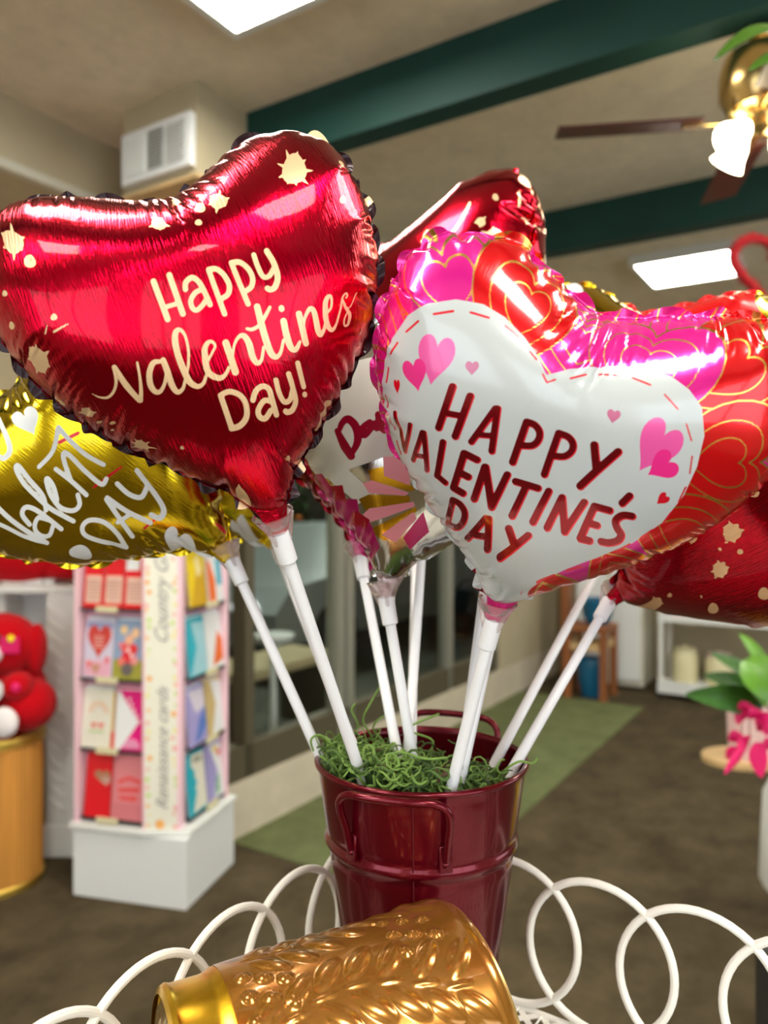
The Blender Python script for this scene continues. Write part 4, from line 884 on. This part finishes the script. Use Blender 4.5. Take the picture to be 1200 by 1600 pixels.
MB().lathe(M['gold_trim'], [(.17, 0), (.180, .004), (.180, .026), (.175, .032)], 64).obj('base_trim', bp_)
m = MB(); m.lathe(M['gold_trim'], [(.176, .552), (.184, .558), (.184, .572), (.186, .578), (.182, .592), (.16, .592), (.0, .590)], 64, cap0=False, cap1=False); m.obj('top_trim', bp_)
pl = thing('plush_toy', 'red plush dog with white paws and muzzle sitting on the bamboo pedestal', 'plush toy', (-1.50, 3.02, .592))
m = MB(); m.ball(M['plush'], (0, .03, .15), (.155, .13, .16)); m.ball(M['plush'], (.12, -.03, .11), (.10, .11, .10)); m.ball(M['plush'], (-.12, -.03, .11), (.10, .11, .10)); m.obj('body', pl)
m = MB(); m.ball(M['plush'], (0, -.02, .34), (.15, .13, .125)); m.obj('head', pl)
m = MB(); m.ball(M['plush_white'], (-.0, -.145, .325), (.07, .05, .05)); m.obj('muzzle', pl)
m = MB(); m.ball(M['dark'], (0, -.196, .345), (.018, .012, .014)); m.obj('nose', pl)
for s_ in (-1, 1):
    MB().ball(M['dark'], (s_*.055, -.135, .385), (.010, .008, .012)).obj('eye', pl)
    MB().ball(M['plush'], (s_*.135, .0, .32), (.035, .06, .10)).obj('ear', pl)
    MB().ball(M['plush'], (s_*.11, -.11, .20), (.055, .07, .055)).obj('arm', pl)
    MB().ball(M['plush_white'], (s_*.085, -.165, .075), (.055, .03, .058)).obj('foot', pl)
    MB().ball(M['magenta'], (s_*.128, -.165, .205), (.02, .014, .02)).obj('paw_pad', pl)
MB().add([(x, -.150, z) for x, z in hpoly_ ] if False else [(.10*(x-.5)*2-.0, -.172, .165+.09*(y-.5)*2) for x, y in hpoly(.5, .5, .9)], [tuple(range(22))], M['plush_white']).obj('heart_patch', pl)
m = MB(); m.box(M['magenta'], (.065, -.150, .33), (.135, -.143, .39), Matrix.Identity(4)); m.ball(M['yellow'], (.105, -.150, .385), (.014, .008, .014)); m.obj('flower_tag', pl)
rp = tag(MB().ball(M['plush'], (0, 0, 0), (.22, .10, .11), None, 28, 16).ball(M['plush'], (.2, .02, -.05), (.12, .09, .05), None, 24, 12).obj('red_cushion', loc=(-1.55, 3.30, 1.205+.22)), 'soft red plush cushion behind the gold balloon, above the white lantern', 'cushion')
rp.location = (-1.58, 3.34, 1.250)
# cellophane with bubbles of light
cel = mat('cellophane', (.9, .92, .95), .12, trans=1., ior=1.08, alpha=.35)
rc = random.Random(8)
def cf(u, v):
    a = -2.6+3.6*u; z = .0+.24*v; r = .14+.03*math.sin(7*a)+.02*math.sin(13*a+9*v)-.05*v; return (r*math.cos(a), r*math.sin(a)*.7, z)
m = MB(); m.grid(cel, cf, 60, 10); c_ = m.obj('cellophane_wrap', loc=(-1.40, 3.33, 1.14)); tag(c_, 'crumpled clear cellophane wrap glinting on the white shelf', 'wrapping')

# ================================================================== OUTSIDE THE WINDOWS
car = thing('parked_car', 'silver car parked outside, seen through the window', 'car', px(560, 1125, 8.2)*1, 0)
car.location = (-.45, 8.4, 0); car.rotation_euler = (0, 0, ROOM)
m = MB(); sec = [(-2.1, .35), (-2.15, .62), (-1.95, .82), (-1.1, .92), (-.55, 1.32), (.75, 1.34), (1.35, .95), (2.05, .88), (2.15, .6), (2.1, .35)]
def ext(mb_, mt, sec, y0, y1, ins=.0):
    n = len(sec); v = [(x, y0+ins*(z > 1), z) for x, z in sec]+[(x, y1-ins*(z > 1), z) for x, z in sec]
    mb_.add(v, [tuple(range(n))[::-1], tuple(range(n, 2*n))]+[(k, (k+1) % n, n+(k+1) % n, n+k) for k in range(n)], mt)
ext(m, M['car'], sec, -.85, .85, .12); m.obj('car_body', car, angle=30)
m = MB()
for s_ in (-1, 1): m.add([(-.95, s_*.83, .94), (-.5, s_*.76, 1.27), (.7, s_*.76, 1.29), (1.2, s_*.83, .95)], [(0, 1, 2, 3)], M['black'])
m.obj('side_window', car)
for x in (-1.35, 1.3):
    for s_ in (-1, 1): MB().lathe(M['black'], [(.0, -.1), (.33, -.1), (.33, .1), (.0, .1)], 28, Matrix.Translation((x, s_*.78, .33)) @ Matrix.Rotation(PI/2, 4, 'X'), cap0=False, cap1=False).obj('wheel', car)
for s_ in (-.5, .5): MB().ball(mat('headlamp', (.9, .9, .9), .1, emit=1.5), (-2.12, s_, .66), (.05, .14, .09)).obj('headlight', car)
bn = thing('tan_bench', 'tan bench on dark legs outside the window', 'bench', (-.78, 4.95, 0), ROOM)
MB().box(M['tan'], (-.45, -.22, .44), (.55, .22, .50)).obj('bench_top', bn, smooth=False, bevel=.01)
for x in (-.38, .46): MB().box(M['frame_dark'], (x-.05, -.20, 0), (x+.05, .20, .44)).obj('leg', bn, smooth=False)
bt = thing('bistro_table', 'small round white pedestal table outside the window', 'table', (-.58, 4.40, 0))
bt.location = (-.60, 4.15, 0)
MB().lathe(M['white'], [(.0, .755), (.10, .755), (.115, .775), (.115, .79), (.0, .79)], 32, cap0=False, cap1=False).obj('table_top', bt)
MB().lathe(M['white'], [(.11, 0), (.10, .015), (.022, .04), (.018, .70), (.05, .755)], 24).obj('pedestal_leg', bt)
def bush(name, label, loc, s, n, mats, seed, cat='shrub', lr=.05):
    r = random.Random(seed); m = MB()
    for k in range(n):
        a, b = r.uniform(0, 2*PI), r.uniform(-.2, 1.3); d = Vector((math.cos(a)*math.cos(b)*s[0], math.sin(a)*math.cos(b)*s[1], (.25+.75*max(0, math.sin(b)))*s[2]))*r.uniform(.55, 1); l = lr*r.uniform(.7, 1.4)
        T = Matrix.Translation(d) @ Matrix.Rotation(r.uniform(0, 6.28), 4, 'Z') @ Matrix.Rotation(r.uniform(-1, 1), 4, 'X')
        m.add([(0, 0, 0), (-l*.4, l*.5, l*.1), (0, l, 0), (l*.4, l*.5, l*.1)], [(0, 1, 2, 3)], mats[k % len(mats)] if k % 9 == 0 else mats[0], T)
    t = thing(name, label, cat, loc); m.obj('leaves', t); MB().tube(M['wood'], [(0, 0, 0), (0, 0, s[2]*.6)], .02, 8).obj('stem', t); return t
orgf = mat('flower_orange', (.8, .18, .03), .6); redf = mat('flower_red', (.6, .01, .06), .6)
bush('leafy_shrub', 'dark leafy shrub with orange blossoms outside the nearest window pane', (-1.49, 9.7, 0), (.7, .45, 2.3), 1100, [M['foliage'], orgf], 1, lr=.15)
bush('leafy_shrub', 'dark leafy shrub with red blossoms outside, behind the thin sticks', (-.07, 10.9, 0), (.6, .35, 2.4), 1100, [M['foliage'], redf], 2, lr=.17)
bush('leafy_shrub', 'dark green shrub outside the far window pane', (1.1, 11.0, 0), (.6, .4, 2.2), 700, [M['foliage'], M['leaf_dark']], 3, lr=.12)

# ================================================================== FAR END OF THE SHOP
st_ = thing('wooden_stool', 'brown wooden stool with a blue pot under it, against the far wall', 'stool', px(915, 1050, 6.25)); st_.location = (1.63, 6.05, 0); st_.rotation_euler = (0, 0, ROOM)
MB().box(M['wood'], (-.17, -.17, .52), (.17, .17, .57)).obj('seat', st_, smooth=False, bevel=.008)
for x in (-.14, .14):
    for y in (-.14, .14): MB().box(M['wood'], (x-.025, y-.025, 0), (x+.025, y+.025, .52)).obj('leg', st_, smooth=False)
m = MB()
for s_ in (-.14, .14): m.box(M['wood_light'], (-.14, s_-.012, .40), (.14, s_+.012, .46)); m.box(M['wood_light'], (s_-.012, -.14, .38), (s_+.012, .14, .44))
m.obj('apron', st_, smooth=False)
tag(MB().lathe(M['blue'], [(.0, 0), (.07, 0), (.10, .12), (.11, .26), (.10, .30), (.085, .29), (.08, .05), (0, .04)], 32, cap0=False, cap1=False).obj('glazed_pot', loc=(1.63, 6.05, 0)), 'blue glazed pot standing under the wooden stool', 'pot')
tag(MB().lathe(M['blue'], [(.0, 0), (.08, 0), (.13, .14), (.14, .20), (.125, .20), (.11, .05), (0, .04)], 32, cap0=False, cap1=False).obj('glazed_bowl', loc=(1.68, 6.05, .57)), 'dark blue bowl on top of the wooden stool', 'bowl')
tag(MB().box(M['wood'], (-.06, -.03, 0), (.06, .03, 2.1)).obj('wooden_post', loc=(1.50, 6.30, 0), rotz=ROOM, smooth=False), 'dark brown wooden post behind the stool', 'post')
wb = thing('white_cabinet', 'white panelled cabinet between the stool and the jar shelf', 'cabinet', (1.86, 6.36, 0), ROOM-PI/2)
MB().box(M['wall_white'], (-.28, -.0, .03), (.28, .32, 1.3)).obj('cabinet_body', wb, smooth=False)
for x in (-.14, .14): MB().box(M['white'], (x-.12, -.02, .08), (x+.12, .0, 1.25)).obj('door', wb, smooth=False, bevel=.006)
for x in (-.025, .025): MB().ball(M['brass'], (x, -.03, .7), .012).obj('knob', wb)
sh = thing('metal_shelf', 'white wheeled shelf with jars at the far end of the shop', 'shelf', (2.75, 5.80, 0), ROOM-PI/2)
for z in (.10, .62, 1.15): MB().box(M['white'], (-.62, -.17, z-.02), (.62, .17, z+.02)).obj('shelf_board', sh, smooth=False)
MB().box(M['white'], (-.62, -.19, .05), (.62, -.17, .14)).obj('front_edge', sh, smooth=False)
for x in (-.60, .60):
    for y in (-.15, .15):
        MB().box(M['white_metal'], (x-.015, y-.015, .06), (x+.015, y+.015, 1.5)).obj('upright', sh, smooth=False)
        MB().lathe(M['dark'], [(0, -.012), (.035, -.012), (.035, .012), (0, .012)], 20, Matrix.Translation((x, y, .036)) @ Matrix.Rotation(PI/2, 4, 'X'), cap0=False, cap1=False).obj('caster', sh)
SHM = Matrix.Translation((2.75, 5.80, 0)) @ Matrix.Rotation(ROOM-PI/2, 4, 'Z')
jars = [(-.45, .095, .24, M['cream'], 'cream stoneware jar, left end of the bottom shelf'), (-.20, .10, .22, M['cream'], 'cream jar with pink side, second on the bottom shelf'), (.06, .09, .20, M['pinkp'], 'pale pink jar, third on the bottom shelf'), (.32, .10, .24, M['cream'], 'cream jar towards the right end of the bottom shelf')]
for i, (x, r, h, mt, lb) in enumerate(jars):
    t = thing('storage_jar', lb, 'jar', SHM @ Vector((x, 0, .12)), 0, 'jars on the far shelf')
    MB().lathe(mt, [(0, 0), (r*.9, 0), (r, .02), (r, h*.85), (r*.85, h), (0, h)], 28, cap0=False, cap1=False).obj('jar_body', t)
    MB().lathe(M['pinkp'] if i % 2 else M['cream'], [(r*.9, h), (r*.9, h+.02), (.02, h+.03), (0, h+.05)], 24, cap0=False, cap1=False).obj('lid', t)
for i, (x, w_, h, mt, lb) in enumerate(((-.42, .2, .26, M['pinkp'], 'pale pink gift box, left on the middle shelf'), (-.12, .18, .2, M['tan'], 'tan box in the middle of the middle shelf'), (.25, .22, .3, M['pinkp'], 'taller pale pink gift box, right on the middle shelf'))):
    t = thing('gift_box', lb, 'box', SHM @ Vector((x, 0, .64)), ROOM-PI/2, 'gift boxes on the far shelf')
    MB().box(mt, (-w_/2, -.1, 0), (w_/2, .1, h)).obj('box_body', t, smooth=False, bevel=.004); MB().box(M['white2'], (-w_/2-.005, -.105, h-.03), (w_/2+.005, .105, h+.005)).obj('box_lid', t, smooth=False)

# ================================================================== CEILING FAN, HANGING THINGS
fc = Vector((1.10, 2.24, 0)); fan = thing('ceiling_fan', 'brass ceiling fan with brown blades and a lit light kit, top right', 'ceiling fan', (fc.x, fc.y, H))
m = MB(); m.lathe(M['brass'], [(.0, 0), (.07, 0), (.065, -.03), (.02, -.055), (.014, -.06), (.014, -.11)], 32, cap0=False, cap1=False); m.ball(M['brass'], (0, 0, -.165), (.055, .055, .06)); m.obj('canopy', fan)
MB().lathe(M['brass'], [(.014, -.20), (.03, -.24), (.10, -.27), (.115, -.32), (.115, -.38), (.09, -.43), (.05, -.45), (.05, -.49), (.0, -.50)], 40, cap0=False, cap1=False).obj('motor_housing', fan)
for k in range(4):
    a = math.radians(172+k*90-(4 if k % 2 else 0)); T = Matrix.Rotation(a, 4, 'Z') @ Matrix.Translation((0, 0, -.455)) @ Matrix.Rotation(R(-12), 4, 'X')
    MB().box(M['blade'], (.17, -.062, -.004), (.585, .062, .004), T).obj('blade', fan, smooth=False, bevel=.003)
    MB().box(M['brass'], (.08, -.018, -.012), (.22, .018, -.004), T).obj('blade_arm', fan, smooth=False, bevel=.002)
glow = mat('lamp_shade_glow', (1, .97, .8), .4, emit=13, ecol=(1, .93, .62))
for k in range(4):
    a = math.radians(205+k*90); d = Vector((math.cos(a), math.sin(a), -.9)).normalized(); T = Matrix.Translation(Vector((math.cos(a)*.045, math.sin(a)*.045, -.47))) @ d.to_track_quat('Z', 'Y').to_matrix().to_4x4()
    s_ = MB().lathe(glow, [(.016, .02), (.03, .045), (.040, .08), (.052, .105), (.050, .105), (.036, .075), (.0, .05)], 24, T, cap0=False, cap1=False).obj('lamp_shade', fan)
    MB().lathe(M['brass'], [(.0, -.005), (.017, 0), (.018, .024), (.0, .03)], 16, T, cap0=False, cap1=False).obj('lamp_socket', fan)
m = MB()
hc = px(1208, 430, 3.0)
hw = [(x, y) for x, y in heart_pts(0, 0, .33, .27, 8, 60)]
m.tube(M['tinsel'], [(x, 0, -y) for x, y in hw], .017, 10, closed=True)
rr_ = random.Random(2)
for k in range(1500):
    x, y = hw[k % 60]; a = rr_.uniform(0, 6.28); p = Vector((x+rr_.uniform(-.004, .004), 0, -y)); d = Vector((math.cos(a), rr_.uniform(-1, 1), math.sin(a))).normalized()*rr_.uniform(.026, .042); n = d.cross(Vector((0, 1, .3))).normalized()*.003
    m.add([p+n, p-n, p+d], [(0, 1, 2)], M['tinsel'])
hh = thing('tinsel_heart', 'red tinsel heart outline hanging from the ceiling at the right edge', 'decoration', hc); m.obj('tinsel_ring', hh)
MB().tube(M['white_metal'], [(0, 0, .08), (0, 0, H-hc.z)], .0012, 5).obj('hanging_string', hh)
# orchid leaves of a hanging basket just outside the frame
def leaf(mb_, mt, base, tip, width, sag=.0, up=Vector((0, 0, 1)), n=12, fold=.15):
    base = Vector(base); tip = Vector(tip); d = tip-base; s = d.cross(up).normalized(); nrm = s.cross(d).normalized()
    def F(u, v):
        w_ = width*math.sin(PI*min(1, u*.93+.05))**.7*(1-.35*u); q = (v-.5)*2
        return base+d*u+s*(w_*q*.5)+nrm*(sag*4*u*(1-u)-abs(q)*-fold*w_)
    mb_.grid(mt, F, n, 6)
hb = thing('hanging_plant', 'hanging plant with broad glossy leaves in front of the ceiling fan', 'plant', px(1310, 130, 1.15))
L0 = px(1310, 130, 1.15)
for b_, t_, w_, s_ in (((1262, 80, 1.15), (1116, 96, 1.12), .060, .030), ((1272, 100, 1.13), (1170, 112, 1.10), .055, .012), ((1262, 100, 1.15), (1330, 60, 1.15), .05, .02), ((1262, 110, 1.15), (1250, 200, 1.0), .05, .02)):
    m = MB(); leaf(m, M['leaf_fore'], px(*b_)-L0, px(*t_)-L0, w_, s_, Vector((0, -.8, 1))); lf = m.obj('leaf', hb); so = lf.modifiers.new('thick', 'SOLIDIFY'); so.thickness = .0012
m = MB(); m.lathe(M['brass'], [(0, -.09), (.05, -.085), (.075, -.03), (.078, .0), (.07, .0), (0, -.02)], 28, cap0=False, cap1=False); m.obj('hanging_bowl', hb)
MB().tube(M['dark'], [(0, 0, 0), (0, 0, H-L0.z)], .0015, 6).obj('hanging_cord', hb)

# ================================================================== PLANTS AT THE RIGHT EDGE
stand_p = px(1215, 1390, 2.2); SPX = Vector((1.20, 2.2, 0))
ws = thing('plant_stand', 'white plant stand at the right edge carrying the yellow wrapped pot', 'stand', (1.20, 2.12, 0))
MB().lathe(M['white'], [(0, .40), (.14, .40), (.15, .42), (.14, .66), (.12, .70), (0, .70)], 36, cap0=False, cap1=False).obj('stand_drum', ws)
MB().lathe(M['white'], [(.05, 0), (.04, .4)], 24).obj('stand_leg', ws); MB().lathe(M['white'], [(.14, 0), (.12, .03), (.04, .05)], 24).obj('stand_foot', ws)
fp = thing('flowering_plant', 'potted plant with big green leaves, magenta ribbon and yellow foil pot, right edge', 'plant', (1.20, 2.10, .70))
m = MB(); n_ = 48; m.add([((.062+.045*z+.006*math.sin(j*PI/3))*math.cos(2*PI*j/n_), (.062+.045*z+.006*math.sin(j*PI/3))*math.sin(2*PI*j/n_), z*.16) for z in (0, .5, 1) for j in range(n_)], [(i*n_+j, i*n_+(j+1) % n_, (i+1)*n_+(j+1) % n_, (i+1)*n_+j) for i in range(2) for j in range(n_)]+[tuple(range(n_))[::-1]], M['yellow']); m.obj('foil_pot', fp)
rl = random.Random(21); F0 = Vector((1.20, 2.10, .70)); m = MB(); m2 = MB()
for (b_, t_, w_, mt) in (((1190, 1100, 2.1), (1072, 1085, 2.0), .09, 'leaf_dark'), ((1200, 1090, 2.1), (1150, 1045, 2.0), .11, 'leaf'), ((1165, 1030, 2.0), (1215, 1100, 1.95), .15, 'leaf'), ((1190, 1070, 2.1), (1110, 1020, 2.2), .05, 'leaf_dark'), ((1200, 1080, 2.1), (1240, 990, 2.1), .10, 'leaf'),
                         ((1185, 1080, 2.1), (1100, 1055, 2.15), .06, 'leaf_dark'), ((1200, 1060, 2.1), (1155, 990, 2.2), .05, 'leaf')):
    leaf(m, M[mt], px(*b_)-F0, px(*t_)-F0, w_, .015, Vector((.1, -1, .35))); m2.tube(M['leaf_dark'], [(0, 0, .14), px(*b_)-F0], .003, 6)
m.obj('leaves', fp); m2.obj('stem', fp)
m = MB()
for k in range(16):
    c = px(rl.uniform(1150, 1235), rl.uniform(1100, 1180), 2.0+rl.uniform(-.05, .05))-F0; a = rl.uniform(0, 6.28)
    leaf(m, M['magenta'], c, c+Vector((math.cos(a)*.05, rl.uniform(-.02, .02), math.sin(a)*.05)), .04, .012, Vector((0, 1, .1)))
leaf(m, M['magenta'], px(1165, 1165, 1.98)-F0, px(1132, 1210, 1.96)-F0, .03, .0, Vector((0, 1, 0))); leaf(m, M['magenta'], px(1185, 1160, 1.98)-F0, px(1190, 1215, 1.97)-F0, .06, .0, Vector((0, 1, 0)))
m.obj('ribbon_bow', fp)
wc = thing('side_table', 'light wooden table end behind the magenta bow at the right edge', 'table', (1.33, 2.72, 0))
MB().prism(M['wood_light'], [(-.15+.09*(1-math.cos(t)) if False else -.06-.14*math.sin(t), .11*math.cos(t)) for t in np.linspace(0, PI, 16)]+[(.45, -.11), (.45, .11)], .565, .59).obj('table_top', wc, smooth=False, bevel=.004)
for y_ in (-.08, .08): MB().tube(M['wood_light'], [(.36, y_, .565), (.36, y_, 0)], .018, 10).obj('leg', wc)
pv = thing('slatted_vase', 'pale pink ribbed vase on the light wooden table behind the magenta bow', 'vase', (1.285, 2.70, .59))
m = MB()
for k in range(14):
    a = 2*PI*k/14; m.tube(M['pinkp'], [(.055*math.cos(a), .055*math.sin(a), 0), (.06*math.cos(a), .06*math.sin(a), .10), (.064*math.cos(a), .064*math.sin(a), .2)], .013, 8)
m.obj('ribbed_wall', pv); MB().tube(M['pinkp'], [(.068*math.cos(a), .068*math.sin(a), .205) for a in np.linspace(0, 2*PI, 24, endpoint=False)], .016, 8, closed=True).obj('vase_rim', pv)
# low dark crate with a yellow wrapped plant, bottom right corner
dc = thing('dark_crate', 'dark wooden crate in the bottom right corner', 'crate', (.66, 1.15, 0))
MB().box(M['dark'], (-.06, -.10, 0), (.30, .10, .75)).obj('crate_body', dc, smooth=False, bevel=.01)
for z in (.2, .45, .70): MB().box(M['dark'], (-.068, -.108, z), (.308, -.10, z+.02)).obj('slat', dc, smooth=False)
yp = thing('small_potted_plant', 'small plant in crumpled yellow foil on the dark crate', 'plant', (.69, 1.18, .75))
m = MB(); m.lathe(M['yellow'], [(.04, 0), (.055, .02), (.07, .11), (.078, .13)], 7); m.obj('foil_pot', yp, smooth=False)
m = MB()
for k in range(14):
    a = k*2.4; leaf(m, M['leaf'], (0, 0, .11), (.06*math.cos(a), .06*math.sin(a), .19), .02, .01)
m.obj('leaves', yp)
